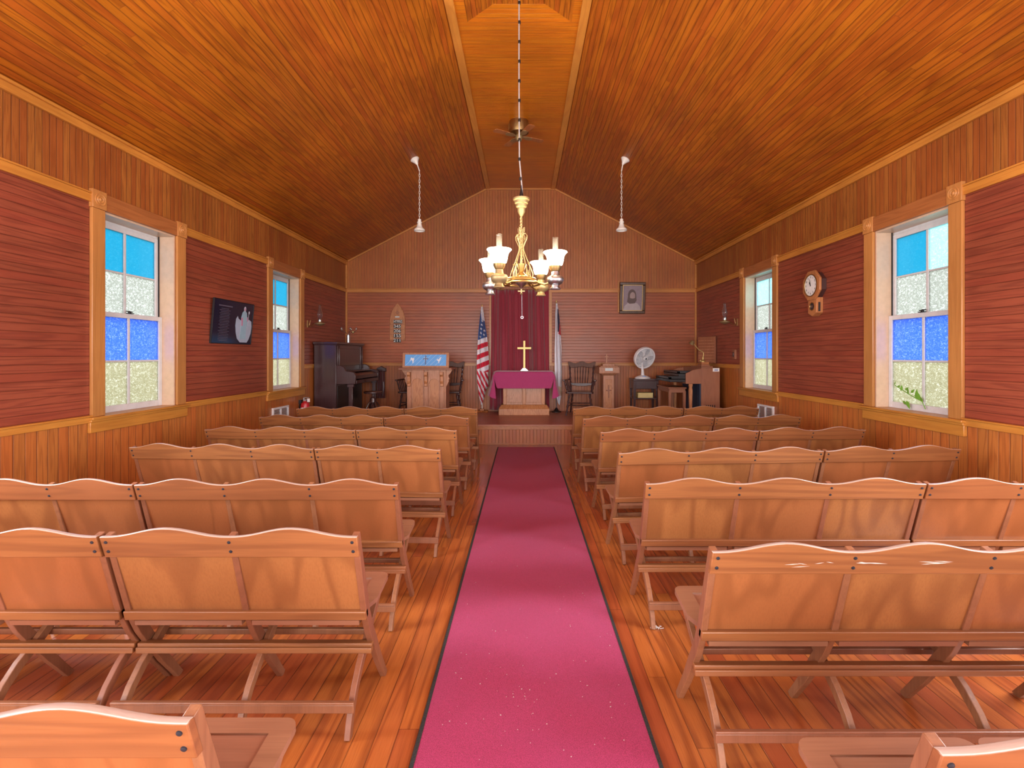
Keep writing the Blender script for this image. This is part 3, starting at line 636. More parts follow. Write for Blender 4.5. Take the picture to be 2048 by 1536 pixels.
# ------------------------------------------------------------ curtain
b = MB(); nx, nz = 120, 20; x0, x1 = -.66, .535; zb, zt2 = .37, 2.845
def cur(u, w): 
    x = x0+(x1-x0)*u+ .012*math.sin(u*23+w*2); amp = .028+.012*math.sin(u*11)
    y = 10.315+amp*1.2*math.sin(u*2*PI*6.3+1.3*math.sin(u*9)+.5*math.sin(w*3+u*5))+.014*math.sin(u*2*PI*13+w*2)
    fl = (1-w)*.04*(2*u-1); return (x+fl*.6, y-.02*(1-w), zb+(zt2-zb)*w)
vs = [cur(i/nx, j/nz) for j in range(nz+1) for i in range(nx+1)]
b.add(vs, [(j*(nx+1)+i, j*(nx+1)+i+1, (j+1)*(nx+1)+i+1, (j+1)*(nx+1)+i) for j in range(nz) for i in range(nx)])
ct = thing('curtain', (0, 0, 0), 0, 'maroon velvet curtain hanging behind the altar', 'curtain')
co = b.build('drape', 'curtain', ct); sd = co.modifiers.new('s', 'SOLIDIFY'); sd.thickness = .004
b = MB(); b.tube([(-.68, 10.32, 2.85), (.545, 10.32, 2.85)], .012); b.build('curtain_rod', 'brass', ct)
# ------------------------------------------------------------ altar
ax_, ay = .02, 9.85
al = thing('altar', (ax_, ay, ZS), 0, 'oak altar table with stepped base standing before the maroon curtain', 'altar')
b = MB(); b.box(-.49, .49, -.22, .22, 0, .13); b.add([(x, y, z) for (x, y, z) in ((-.49, -.22, .13), (.49, -.22, .13), (.49, .22, .13), (-.49, .22, .13), (-.44, -.16, .20), (.44, -.16, .20), (.44, .18, .20), (-.44, .18, .20))], [(0, 1, 5, 4), (1, 2, 6, 5), (2, 3, 7, 6), (3, 0, 4, 7)]); b.build('plinth', 'oak2', al, bevel=.008)
b = MB(); b.box(-.41, .41, -.12, .16, .195, .80); b.build('body', 'oak', al, bevel=.004)
for k in (-1, 1):
    b = MB(); x0_, x1_ = (-.33, -.04) if k < 0 else (.04, .33); b.box(x0_, x1_, -.128, -.11, .24, .78); b.build('front_panel', 'oak', al, bevel=.006)
for x in (-.375, 0, .375):
    b = MB(); b.box(x-.03, x+.03, -.14, -.118, .20, .80); b.build('pilaster', 'oak2', al, bevel=.006)
b = MB(); b.box(-.53, .53, -.27, .25, .80, .835); b.build('top', 'oak', al, bevel=.006)
# altar cloth
b = MB(); hx, y0_, y1_, top = .55, -.30, .27, .850
nseg = 60
vs = []; fs = []
def ring(t):      # perimeter of the table top
    pass
def cl_edge(u, d):   # u along width -1..1 incl. overhang; d depth 0..1 down the front
    return None
NX, NY = 70, 34
def altc(i, j):
    u = -1+2*i/NX; v = j/NY                      # u across, v front hem -> rear
    X = u*1.02; # cloth half-length 1.02: top half-width .55 then hangs
    fr = .33*(1-min(1, v/.35)) if v < .35 else 0  # front drop
    ax2 = abs(X); 
    if ax2 <= hx: x = X; dz = 0
    else:
        dz = min(ax2-hx, .47); x = math.copysign(hx+.02+.26*dz+.02*math.sin(v*14), X)
    y = y0_+(y1_-y0_)*max(0, (v-.35)/.65)
    z = top-dz
    if fr > 0:
        if dz == 0: z = top-fr*.98; y = y0_-.012-.02*fr-.008*math.sin(u*16)*fr*3
        else:
            # corner fold: falls outward as a tapering tail
            z = top-dz*(1+.1*fr/.33)-fr*.30*(1-dz/.5); y = y0_-.02-.05*fr; x -= math.copysign(fr/.33*dz*.34, X)
    return (x, y, z)
vs = [altc(i, j) for j in range(NY+1) for i in range(NX+1)]
b.add(vs, [(j*(NX+1)+i, j*(NX+1)+i+1, (j+1)*(NX+1)+i+1, (j+1)*(NX+1)+i) for j in range(NY) for i in range(NX)])
ac = b.build('altar_cloth', 'altarc', loc=(ax_, ay, ZS), label='plum cloth draped over the altar with long side drops', cat='tablecloth')
sd = ac.modifiers.new('s', 'SOLIDIFY'); sd.thickness = .004; ac.modifiers.new('ss', 'SUBSURF').levels = 1
cz = ZS+.853
cs = thing('altar_cross', (.025, 9.78, cz), 0, 'polished gold cross standing on the plum altar cloth', 'cross')
b = MB(); b.box(-.075, .075, -.06, .06, 0, .018); b.box(-.058, .058, -.045, .045, .018, .036); b.box(-.04, .04, -.032, .032, .036, .056); b.build('stepped_base', 'steel', cs, bevel=.003)
b = MB(); b.box(-.02, .02, -.012, .012, .056, .59); b.box(-.135, .135, -.0125, .0125, .425, .465); b.build('cross', 'gold', cs, bevel=.003)
# ------------------------------------------------------------ flags
def flag(nm, X, Y, ztop, z0, z1, outl, colf, mats, lab, base):
    r = thing('flag', (X, Y, ZS), 0, lab, 'flag')
    b = MB(); b.tube([(0, 0, .03), (0, 0, ztop-ZS-.09)], .010); b.build('pole', 'porc' if base == 1 else 'steel', r)
    b = MB(); b.lathe([(.004, -.09), (.016, -.07), (.008, -.055), (.014, -.03), (.002, .0)], (0, 0, ztop-ZS), 12); b.build('finial', 'gold', r)
    b = MB()
    if base == 1:
        for k in range(2): b.box(-.15, .15, -.025, .025, 0, .035, mat=Matrix.Rotation(PI/4+k*PI/2, 4, 'Z'))
        b.box(-.04, .04, -.04, .04, .03, .07); b.build('base', 'head', r, bevel=.004)
    else: b.lathe([(.10, 0), (.10, .012), (.05, .03), (.02, .08), (.012, .09)], seg=24); b.build('base', 'dmetal', r)
    NA, NZ = 150, 330; b = MB()
    def lim(z):
        for (za, la, ra), (zb_, lb, rb) in zip(outl, outl[1:]):
            if za >= z >= zb_:
                t = (za-z)/(za-zb_); return la+(lb-la)*t, ra+(rb-ra)*t
        return outl[-1][1:]
    for j in range(NZ+1):
        z = z1+(z0-z1)*j/NZ; l, rr = lim(z); w_ = rr-l
        for i in range(NA+1):
            u = i/NA
            fold = .030*math.sin(u*2*PI*2.5+z*1.5)*min(1, w_*9)+.012*math.sin(u*2*PI*5+z*3)
            b.v.append((l+w_*u-X, -.03-fold-.05*math.sin(PI*u), z-ZS-.05*(u-.5)*(z < z1-.15)))
    for j in range(NZ):
        for i in range(NA):
            z = z1+(z0-z1)*(j+.5)/NZ; u = (i+.5)/NA; l, rr = lim(z)
            k = j*(NA+1)+i; b.f.append((k, k+1, k+NA+2, k+NA+1)); b.m.append(colf(l+(rr-l)*u, z, u))
    f = b.build('cloth', mats, r); sd = f.modifiers.new('s', 'SOLIDIFY'); sd.thickness = .003
def star(x, z, R):
    a = math.atan2(x, z) % (2*PI/5); a = min(a, 2*PI/5-a); d = math.hypot(x, z)
    # five-pointed star: edge from tip (R,0) to inner (.40R, 36deg)
    t = Vector((R, 0)); q = Vector((.42*R*math.cos(PI/5), .42*R*math.sin(PI/5))); p = Vector((d*math.cos(a), d*math.sin(a)))
    return (q.x-t.x)*(p.y-t.y)-(q.y-t.y)*(p.x-t.x) > 0
YF = 10.19
def us(x, z, u):
    px = x/YF*1000+1046; py = 710-(z-1.5)/YF*1000
    s_ = py+(px-965)*.62                       # stripes rise to the right
    if py < 640 and px > 961.5+(py-618)*.10: return 1      # white hoist edge fold
    if s_ < 677:
        for (a, c) in ((965, 642), (964, 650), (962.5, 658.5), (969, 660), (962, 667), (968, 669), (960.5, 675)):
            if star(px-a, -(py-c), 2.9): return 1
        return 2
    if py > 742:
        s_ = py-(px-965)*1.9+ (0 if px < 966 else 0); return int((s_+200)//8.3) % 2
    return 0 if int((s_-677)//9.6) % 2 else 1
FZ = lambda py: 1.5-(py-710)/1000*YF
FX = lambda px: (px-1046)/1000*YF
flag('us', FX(964), 10.22, FZ(608), FZ(808), FZ(614), [(FZ(a), FX(l), FX(r)) for a, l, r in ((614, 962.5, 965.5), (640, 959.5, 969), (670, 956.5, 973.5), (700, 955, 976), (725, 953.8, 978), (745, 954, 976.5), (770, 955.5, 977), (776, 956.5, 972), (790, 957.5, 969.5), (808, 961.5, 963.5))], us, ['f_red', 'f_white', 'f_blue'], 'red, white and blue starred flag hanging on a pole left of the altar', 1)
def chf(x, z, u):
    px = x/YF*1000+1046; py = 710-(z-1.5)/YF*1000
    if px > 1114.5+max(0, (py-640))*.02 and 618 < py < 668:
        if py > 644 and px > 1116.5+(668-py)*.12: return 0
        if py > 664-(px-1114)*.2 and px < 1118: return 1
        return 2
    if py > 772: return 3 if px > 1114 and (py < 790) else 1
    return 1
flag('ch', FX(1113), 10.22, FZ(599), FZ(808), FZ(607), [(FZ(a), FX(l), FX(r)) for a, l, r in ((607, 1112, 1114.5), (630, 1110.5, 1118), (660, 1110.5, 1121), (700, 1109.5, 1123), (740, 1109.5, 1124), (770, 1110, 1123.5), (790, 1112, 1123), (808, 1116, 1119))], chf, ['f_red', 'f_white', 'f_navy', 'f_cream'], 'white flag with dark blue and red corner on a pole right of the altar', 2)
# ------------------------------------------------------------ pulpit
pu = thing('pulpit', ((853.5-1046)/1000*9.0, 9.0, ZS), 0, 'carved oak pulpit with arched panels and bracketed top', 'pulpit')
b = MB(); b.box(-.345, .345, 0, .42, 0, .90); b.build('body', 'oak', pu, bevel=.004)
for x in (-.32, -.015, .27):
    b = MB(); b.box(x-.03, x+.045, -.03, 0, 0, .66); b.build('pilaster', 'oak', pu, bevel=.006)
for (a, c) in ((-.275, -.045), (.03, .24)):
    b = MB(); m_ = (a+c)/2; rr = (c-a)/2-.02
    pts = [(a, .64), (a, .90), (c, .90), (c, .64), (c-.02, .655)]+[(m_+rr*math.cos(q), .655+rr*.95*math.sin(q)) for q in [PI*k/14 for k in range(15)]]+[(a+.02, .655)]
    b.prism(pts, 'y', -.028, -.002); b.build('arch', 'oak', pu, bevel=.003)
    b = MB(); b.box(a+.025, c-.025, -.008, 0, 0, .80); b.build('arched_panel', 'oak2', pu)
for x in (-.32, -.015, .27):
    b = MB(); b.prism([(-.03, .60), (-.06, .61), (-.055, .65), (-.075, .68), (-.06, .70), (-.06, .78), (-.09, .81), (-.09, .86), (-.03, .86)], 'x', x-.02, x+.035); b.build('bracket', 'oak2', pu, bevel=.004)
for k in (-1, 1):
    pts = [(k*.345, .58), (k*.38, .66), (k*.40, .70), (k*.385, .715), (k*.41, .73), (k*.385, .79), (k*.43, .85), (k*.46, .90), (k*.345, .90)]
    b = MB(); b.prism(pts, 'y', .02, .06); b.build('side_bracket', 'oak', pu, bevel=.004)
b = MB(); b.box(-.49, .46, -.10, .50, .90, .932); b.build('top', 'walnut', pu, bevel=.006)
T = Matrix.Translation((-.02, -.02, .932)) @ Matrix.Rotation(-.20, 4, 'X')
b = MB(); b.box(-.42, .42, 0, .03, 0, .285, mat=T); b.box(-.42, .42, 0, .06, 0, .012, mat=T); db = b.build('reading_board', 'oak', pu, bevel=.006)
b = MB(); b.box(-.35, .35, -.006, 0, .035, .25, mat=T); b.build('frame_panel', 'trim_x', db)
bn = MB(); bn.box(-.37, .37, -.010, -.004, .038, .245, mat=T)
bn.m = [0]*6
for k in range(9):
    x = -.36+k*.088; p = [(x, .042), (x+.006, .042), (min(x+.206, .366), min(.242, .042+(min(x+.206, .366)-x-.0)*1.0)), (min(x+.20, .360), min(.242, .042+(min(x+.20, .360)-x)))]
    bn.prism(p, 'y', -.0115, -.0098, 1, mat=T)
for kx, kz, kw, kh in ((0, .145, .010, .10),): 
    bn.box(-.010, .010, -.0135, -.01, .06, .225, 2, T); bn.box(-.048, .048, -.0135, -.01, .155, .175, 2, T)
    bn.prism([(.03*math.cos(a), .165+.03*math.sin(a)) for a in [2*PI*q/16 for q in range(16)]], 'y', -.0125, -.01, 1, mat=T)
for sx_ in (-1, 1):
    cx_ = .235*sx_
    dv = [(0, .0), (.02, .035), (.05, .045), (.035, .02), (.03, -.005), (.012, -.03), (.008, -.055), (-.004, -.06), (-.004, -.03), (-.02, -.015), (-.035, -.01), (-.02, .01)] if sx_ > 0 else [(0, .02), (.015, .03), (.03, .015), (.02, -.02), (.012, -.055), (0, -.06), (.002, -.03), (-.02, .0), (-.05, -.03), (-.035, .0), (-.03, .03), (-.012, .035)]
    bn.prism([(cx_+a*1.1, .15+c*1.1) for a, c in dv], 'y', -.0135, -.01, 3, mat=T)
bno = bn.build('pulpit_banner', ['banner', 'bline', 'bdark', 'f_white'], smooth=False, loc=tuple(pu.location), label='blue cloth banner with cross and two doves hung on the pulpit top', cat='banner')
# ------------------------------------------------------------ spindle armchairs
def turned(b, p, q, r0, n=9, m=0):
    p, q = Vector(p), Vector(q); pts = []; rr = []
    for i in range(4*n+1):
        t = i/(4*n); pts.append(p.lerp(q, t)); rr.append(r0*(1+.28*math.sin(t*n*PI*1.0)**2*(1 if int(t*n) % 2 else -.6)))
    b.tube(pts, rr, 8, m)
def armchair(loc, rz, lab, g=None):
    r = thing('spindle_armchair', loc, rz, lab, 'chair', 'dark spindle-back armchairs')
    b = MB(); pts = [(-.27, -.22), (-.24, -.26), (.24, -.26), (.27, -.22), (.24, .18), (.18, .24), (-.18, .24), (-.24, .18)]; b.prism(pts, 'z', .42, .455); b.build('seat', 'darkwood', r, bevel=.01)
    for sx_ in (-1, 1):
        for (a, c) in (((.19, -.20), (.25, -.27)), ((.17, .17), (.22, .25))):
            b = MB(); turned(b, (sx_*a[0], a[1], .43), (sx_*c[0], c[1], 0), .018); b.build('leg', 'darkwood', r)
        b = MB(); turned(b, (sx_*.205, .20, .45), (sx_*.245, .33, .95), .019, 11); b.build('back_post', 'darkwood', r)
        b = MB(); b.prism([(sx_*.275, -.24), (sx_*.325, -.24), (sx_*.33, -.17), (sx_*.30, 0), (sx_*.265, .26), (sx_*.225, .25), (sx_*.255, 0)], 'z', .66, .688); b.build('arm', 'darkwood', r, bevel=.008)
        for i in range(4):
            y = -.18+i*.085; b = MB(); b.tube([(sx_*(.235-.01*i), y, .45), (sx_*(.29-.01*i), y+.01, .665)], [.009, .008], 6) if i else turned(b, (sx_*.235, y, .45), (sx_*.295, y-.01, .665), .015, 5)
            b.build('arm_spindle', 'darkwood', r)
        b = MB(); turned(b, (sx_*.225, -.235, .17), (sx_*.20, .215, .17), .011, 5); b.build('stretcher', 'darkwood', r)
    b = MB(); turned(b, (-.225, -.235, .24), (.225, -.235, .24), .011, 7); b.build('stretcher', 'darkwood', r)
    b = MB(); turned(b, (-.21, 0, .17), (.21, 0, .17), .010, 7); b.build('stretcher', 'darkwood', r)
    zt_ = lambda x: 1.03-.035*math.sin(PI*(abs(x)/.27))**2+(.0 if abs(x) > .05 else .008)
    N = 26; top = [(-.28+.56*i/N, zt_(-.28+.56*i/N)) for i in range(N+1)]; bot = [(.265-.53*i/N, .915-.02*math.sin(PI*i/N)*-1-.02*abs(math.sin(2*PI*i/N))) for i in range(N+1)]
    b = MB(); b.prism(top+bot, 'y', -.012, .012, mat=Matrix.Translation((0, .335, .05)) @ Matrix.Translation((0, 0, .9)) @ Matrix.Rotation(-.2, 4, 'X') @ Matrix.Translation((0, 0, -.95))); b.build('crest_rail', 'darkwood', r, bevel=.004)
    b = MB(); b.prism([(-.215, .60), (.215, .60), (.20, .56), (.08, .54), (-.08, .54), (-.20, .56)], 'y', .225, .25); b.build('lower_back_rail', 'darkwood', r, bevel=.004)
    for i in range(6):
        x = -.125+i*.05; b = MB(); turned(b, (x, .238, .585), (x*1.15, .325, .93), .009, 5); b.build('spindle', 'darkwood', r)
    return r
armchair((1.13, 9.85, ZS), -.20, 'dark spindle-back armchair right of the altar beside the small oak pedestal')
armchair((-1.48, 9.95, ZS), 0, 'dark spindle-back armchair half hidden behind the pulpit, nearer the altar')
armchair((-2.17, 9.97, ZS), 0, 'dark spindle-back armchair behind the pulpit on the piano side')
# ------------------------------------------------------------ small pedestal with cross
pd = thing('oak_pedestal', ((1215.5-1046)/1000*9.95, 9.95, ZS), 0, 'narrow oak pedestal with carved cross panel right of the altar', 'pedestal')
b = MB(); b.box(-.16, .16, -.16, .16, 0, .08); b.box(-.105, .105, -.105, .105, .08, .78); b.build('column', 'oak', pd, bevel=.005)
b = MB(); b.add([(-.11, -.11, .76), (.11, -.11, .76), (.11, .11, .76), (-.11, .11, .76), (-.18, -.18, .81), (.18, -.18, .81), (.18, .18, .81), (-.18, .18, .81)], [(0, 1, 2, 3), (0, 1, 5, 4), (1, 2, 6, 5), (2, 3, 7, 6), (3, 0, 4, 7), (7, 6, 5, 4)]); b.box(-.20, .20, -.20, .20, .81, .93); b.box(-.205, .205, -.205, .205, .805, .822); b.box(-.17, .17, -.17, .17, .93, .95); b.box(-.12, .12, -.12, .12, .95, .99); b.build('head', 'oak', pd, bevel=.005)
b = MB(); b.box(-.085, .065, -.207, -.20, .855, .91); b.build('name_plate', 'silver', pd)
b = MB(); b.box(-.068, .065, -.112, -.105, .13, .68); b.build('front_panel', 'oak2', pd, bevel=.003)
b = MB(); b.box(-.012, .008, -.125, -.112, .32, .55); b.box(-.04, .04, -.124, -.112, .455, .48); 
for (x, z) in ((-.002, .56), (-.045, .468), (.045, .468)): b.lathe([(.002, -.014), (.012, 0), (.002, .014)], (x, -.118, z), 8)
b.build('carved_cross', 'walnut', pd, bevel=.002)
sc = thing('small_cross', (pd.location.x-.02, 9.95, ZS+.99), 0, 'small wooden cross standing on the narrow oak pedestal', 'cross')
b = MB(); b.box(-.05, .05, -.03, .03, 0, .012); b.box(-.016, .010, -.01, .01, .012, .20); b.box(-.042, .036, -.011, .011, .13, .152); b.build('cross', 'oak', sc, bevel=.003)
# ------------------------------------------------------------ fan on cabinet
X0 = (1289-1046)/1000*9.9
cb = thing('side_cabinet', (X0, 9.95, ZS), 0, 'dark mahogany side stand with open shelf under the desk fan', 'stand')
b = MB(); b.box(-.25, .25, -.18, .20, .66, .70); b.build('top', 'mahog', cb, bevel=.006)
b = MB(); b.box(-.24, .24, -.16, .19, .50, .66); b.build('drawer_box', 'mahog', cb, bevel=.004)
b = MB(); b.box(-.24, .24, -.17, .19, .30, .325); b.build('shelf', 'mahog', cb, bevel=.003)
for sx_ in (-1, 1):
    for y in (-.15, .17):
        b = MB(); b.add([(x, yy, z) for (w_, z) in ((.028, .70), (.016, 0)) for (x, yy) in ((sx_*.22-w_, y-w_), (sx_*.22+w_, y-w_), (sx_*.22+w_, y+w_), (sx_*.22-w_, y+w_))], [(0, 1, 2, 3), (7, 6, 5, 4), (0, 4, 5, 1), (1, 5, 6, 2), (2, 6, 7, 3), (3, 7, 4, 0)]); b.build('leg', 'mahog', cb, bevel=.003)
bx_ = MB(); bx_.box(-.15, .14, -.16, .05, 0, .10); bx_.build('yellow_box', 'yellow', bevel=.003, loc=(X0-.0, 9.95, ZS+.325), label='pale yellow flat box on the shelf of the dark stand', cat='box')
fa = thing('desk_fan', (X0-.03, 9.93, ZS+.70), 0, 'white round desk fan standing on the dark stand', 'fan')
b = MB(); b.lathe([(.155, 0), (.155, .012), (.13, .035), (.06, .06), (.03, .07)], seg=36); b.build('base', 'white', fa)
b = MB(); b.tube([(0, 0, .06), (0, .0, .14), (0, .03, .26), (0, .05, .33)], [.035, .027, .022, .024], 12); b.build('stem', 'white', fa)
b = MB(); b.box(-.03, .03, -.115, -.09, .035, .05); b.build('switch_dial', plain('blue_dial', (.05, .25, .7), .4), fa)
T = Matrix.Translation((.03, -.02, .41)) @ Matrix.Rotation(.30, 4, 'Z') @ Matrix.Rotation(PI/2+.35, 4, 'X')
hd = MB(); hd.lathe([(.02, -.10), (.075, -.09), (.08, -.02), (.06, .0)], seg=24, mat=T); hd.build('motor', 'white', fa)
cg = MB()
cg.lathe([(.205, -.035), (.222, -.03), (.226, 0), (.222, .03), (.20, .035), (.195, .03), (.195, -.03)], seg=48, mat=T)
cgo = cg.build('rim', 'white', fa)
cg = MB()
for k in range(32):
    a = 2*PI*k/32; cg.tube([T @ Vector((r_*math.cos(a+q), r_*math.sin(a+q), z)) for r_, q, z in ((.045, 0, .055), (.11, .10, .052), (.17, .22, .045), (.20, .30, .028))], .0022, 4)
for rr_ in (.085, .14): cg.tube([T @ Vector((rr_*math.cos(a), rr_*math.sin(a), .052)) for a in [2*PI*k/36 for k in range(36)]], .0018, 4, closed=True)
cg.build('front_grille', 'white', fa)
cg = MB()
for k in range(24):
    a = 2*PI*k/24; cg.tube([T @ Vector((r_*math.cos(a), r_*math.sin(a), z)) for r_, z in ((.06, -.06), (.17, -.05), (.20, -.03))], .002, 4)
cg.build('rear_grille', 'white', fa)
b = MB(); b.lathe([(.002, .065), (.035, .064), (.045, .055), (.045, .045), (.01, .04)], seg=24, mat=T); b.box(-.008, .012, -.018, .018, .064, .068, 1, T); b.build('hub_cap', ['white', 'black'], fa)
gm = plain('grey_blade', (.52, .55, .60), .35)
for k in range(5):
    a = 2*PI*k/5; Rk = T @ Matrix.Rotation(a, 4, 'Z') @ Matrix.Rotation(.35, 4, 'X')
    b = MB(); b.prism([(.02, -.02), (.09, -.055), (.16, -.065), (.185, -.02), (.175, .045), (.12, .05), (.02, .02)], 'z', -.002, .002, mat=Rk); b.build('blade', gm, fa)
# ------------------------------------------------------------ organ bench, organ, lamp, books
ob = thing('organ_bench', (2.765, 9.33, ZS), 0, 'brown wooden bench with tapered legs in front of the organ', 'bench')
b = MB(); b.box(-.165, .165, -.39, .39, .56, .588); b.build('seat', 'walnut', ob, bevel=.008)
b = MB(); b.box(-.145, .145, -.37, .37, .49, .56); b.build('apron', 'walnut', ob, bevel=.003)
for sx_ in (-1, 1):
    for y in (-.35, .35):
        b = MB(); c = (sx_*.13, y)
        b.add([(c[0]+i*w_, c[1]+j*w_, z) for (w_, z) in ((.024, .52), (.024, .44), (.016, 0)) for (i, j) in ((-1, -1), (1, -1), (1, 1), (-1, 1))], [(0, 1, 2, 3), (11, 10, 9, 8)]+[(s_*4+k, s_*4+(k+1) % 4, s_*4+4+(k+1) % 4, s_*4+4+k) for s_ in (0, 1) for k in range(4)])
        b.lathe([(.018, .455), (.027, .445), (.018, .435)], (c[0], c[1], 0), 10); b.build('leg', 'walnut', ob, bevel=.002)
og = thing('electric_organ', (3.12, 8.75, ZS), 0, 'brown spinet organ with two black keyboards against the right wall', 'organ'); og.scale = (1, .86, 1)
b = MB(); b.box(0, .325, 0, 1.15, 0, .94); b.build('cabinet', 'walnut', og, bevel=.004)
b = MB(); b.prism([(-.27, .66), (0, .66), (0, .93), (-.14, .905), (-.27, .84)], 'y', 0, .03); b.build('cheek', 'walnut', og, bevel=.004)
b = MB(); b.prism([(-.27, .66), (0, .66), (0, .93), (-.14, .905), (-.27, .84)], 'y', 1.12, 1.15); b.build('cheek', 'walnut', og, bevel=.004)
b = MB(); b.box(-.27, 0, .03, 1.12, .66, .70); b.build('key_bed', 'walnut', og, bevel=.003)
for (x0_, x1_, z, nm) in ((-.54, -.27, .76, 'lower'), (-.39, -.14, .86, 'upper')):
    b = MB(); b.box(x0_, x1_+.1, .04, 1.11, z-.07, z-.01); b.box(x0_, x0_+.03, .04, 1.11, z-.03, z+.02); b.box(x0_, x1_, .04, .14, z-.03, z+.035) if nm == 'lower' else b.box(x0_, x1_, .04, .12, z-.03, z+.03); kb = b.build('keyboard', 'black', og, bevel=.004)
    b = MB()
    for i in range(30): b.box(x0_+.035, x0_+.17, .15+i*.031, .15+i*.031+.029, z-.01, z+.008)
    b.build('white_keys', 'ivory', kb, bevel=.001)
    b = MB()
    for i in range(29):
        if i % 7 not in (2, 6): b.box(x0_+.085, x0_+.17, .15+i*.031+.021, .15+i*.031+.037, z+.008, z+.018)
    b.build('black_keys', 'black', kb, bevel=.001)
b = MB(); b.box(-.02, 0, .03, 1.12, .0, .66); b.box(-.18, -.165, .25, .95, 0, .10); b.build('knee_panel', 'navy', og)
for y in (.03, 1.08):
    b = MB(); b.add([(-.175+i*w_, y+.02+j*w_, z) for (w_, z) in ((.030, .66), (.030, .62), (.022, .60), (.030, .55), (.018, 0)) for (i, j) in ((-1, -1), (1, -1), (1, 1), (-1, 1))], [(0, 1, 2, 3), (19, 18, 17, 16)]+[(s_*4+k, s_*4+(k+1) % 4, s_*4+4+(k+1) % 4, s_*4+4+k) for s_ in range(4) for k in range(4)]); b.build('leg', 'oak2', og, bevel=.003)
b = MB()
for i in range(5): b.box(.08+i*.036, .098+i*.036, -.003, .01, .22, .29)
b.build('vent_slots', 'shadow', og)
b = MB(); b.box(.20, .315, -.003, .001, .875, .935); b.box(.232, .252, -.0045, .0, .885, .918, 1); b.box(.262, .285, -.0045, .0, .885, .918, 1); b.build('paper_label', ['ivory', plain('label_print', (.25, .28, .5), .6)], og)
b = MB(); b.box(.02, .22, .05, .7, .94, .965); b.build('music_rest', 'walnut', og, bevel=.003)
bk = MB(); bk.box(-.075, .075, -.10, .10, 0, .03); bk.build('hymn_book', 'walnut', bevel=.004, loc=(3.25, 9.0, ZS+.965), label='lower of two brown books under the brass desk lamp on the organ', cat='book', group='books on the organ')
bk = MB(); bk.box(-.065, .065, -.09, .09, 0, .045); bk.build('hymn_book', 'head', bevel=.004, loc=(3.25, 9.0, ZS+.995), label='upper brown book directly under the brass desk lamp on the organ', cat='book', group='books on the organ')
lp = thing('desk_lamp', (3.24, 9.0, ZS+1.04), 0, 'brass desk lamp with long bent arm on the organ', 'lamp')
b = MB(); b.lathe([(.05, 0), (.05, .01), (.03, .025), (.012, .04), (.018, .07), (.010, .09)], seg=20); b.lathe([(.002, 0), (.016, .012), (.018, .025), (.008, .04)], (-.05, -.02, .0), 12); b.build('base', 'gold', lp)
b = MB(); b.tube([(0, 0, .08), (.012, 0, .13), (.008, 0, .17), (-.02, 0, .19), (-.07, 0, .215), (-.12, 0, .27), (-.17, 0, .33)], .007); b.build('arm', 'gold', lp)
b = MB(); b.lathe([(.004, .05), (.022, .045), (.035, .02), (.05, -.02), (.047, -.02), (.03, .018), (.018, .04)], seg=20, mat=Matrix.Translation((-.20, 0, .34)) @ Matrix.Rotation(.6, 4, 'Y')); b.build('lamp_shade', 'brassp', lp)
# ------------------------------------------------------------ piano
pi_ = thing('upright_piano', (-3.645, 8.72, ZS), 0, 'tall dark mahogany upright piano against the left wall', 'piano')
b = MB(); b.box(0, .385, 0, 1.42, 0, 1.345); b.build('case', 'mahog', pi_, bevel=.006)
b = MB(); b.box(-.01, .42, -.03, 1.45, 1.355, 1.395); b.box(0, .40, -.015, 1.435, 1.335, 1.355); b.build('lid', 'mahog', pi_, bevel=.006)
b = MB(); b.box(.385, .395, .10, 1.32, .97, 1.28); b.build('upper_panel', 'mahog', pi_, bevel=.006)
for y in (.03, .12, 1.27, 1.36):
    b = MB(); b.box(.385, .405, y, y+.035, .90, 1.33); b.build('moulding', 'mahog', pi_, bevel=.006)
chk = [(.385, .655), (.72, .655), (.725, .80), (.70, .86), (.64, .875), (.555, .885), (.52, .95), (.47, .975), (.385, .985)]
for y in (0, 1.37):
    b = MB(); b.prism(chk, 'y', y, y+.05); b.build('key_block', 'mahog', pi_, bevel=.006)
    b = MB(); b.box(.60, .67, y+.0, y+.05, 0, .655); b.box(.58, .69, y-.005, y+.055, .60, .655); b.box(.385, .70, y-.005, y+.055, .0, .05); b.build('leg', 'mahog', pi_, bevel=.006)
b = MB(); b.box(.385, .73, .05, 1.37, .655, .72); b.box(.385, .60, .05, 1.37, .86, .88); b.build('key_bed', 'mahog', pi_, bevel=.006)
b = MB(); b.prism([(.385, .87), (.62, .84), (.71, .80), (.715, .74), (.70, .74), (.69, .79), (.61, .825), (.385, .855)], 'y', .05, 1.37); b.build('fallboard', 'mahog', pi_, bevel=.003)
b = MB(); b.box(.385, .39, .06, 1.36, .08, .62); b.build('lower_panel', 'black', pi_)
cdl = thing('candelabra', (-3.32, 9.5, ZS+1.395), 0, 'chrome five-branch candelabra on top of the upright piano', 'candelabra')
b = MB(); b.lathe([(.034, 0), (.034, .145), (.028, .15), (.006, .155), (.006, .17)], seg=20); b.build('base', 'steel', cdl)
b = MB()
for k, a in enumerate((0, 72, 144, 216, 288)):
    q = math.radians(a+15); b.tube([(r_*math.cos(q), r_*math.sin(q), z) for r_, z in ((0, .17), (.03, .17), (.06, .20), (.10, .22), (.135, .225), (.145, .25))], .005, 6)
    b.lathe([(.006, -.012), (.017, .0), (.017, .012), (.008, .028), (.010, .035)], (.145*math.cos(q), .145*math.sin(q), .26), 12)
b.build('branches', 'steel', cdl)
b = MB(); b.lathe([(.002, -.03), (.028, -.01), (.028, .012), (.002, .03)], (.10, -.03, .205), 12); b.build('ornament', 'brassp', cdl)
st = thing('piano_stool', (-2.76, 9.2, ZS), 0, 'round dark piano stool with claw feet beside the upright piano', 'stool')
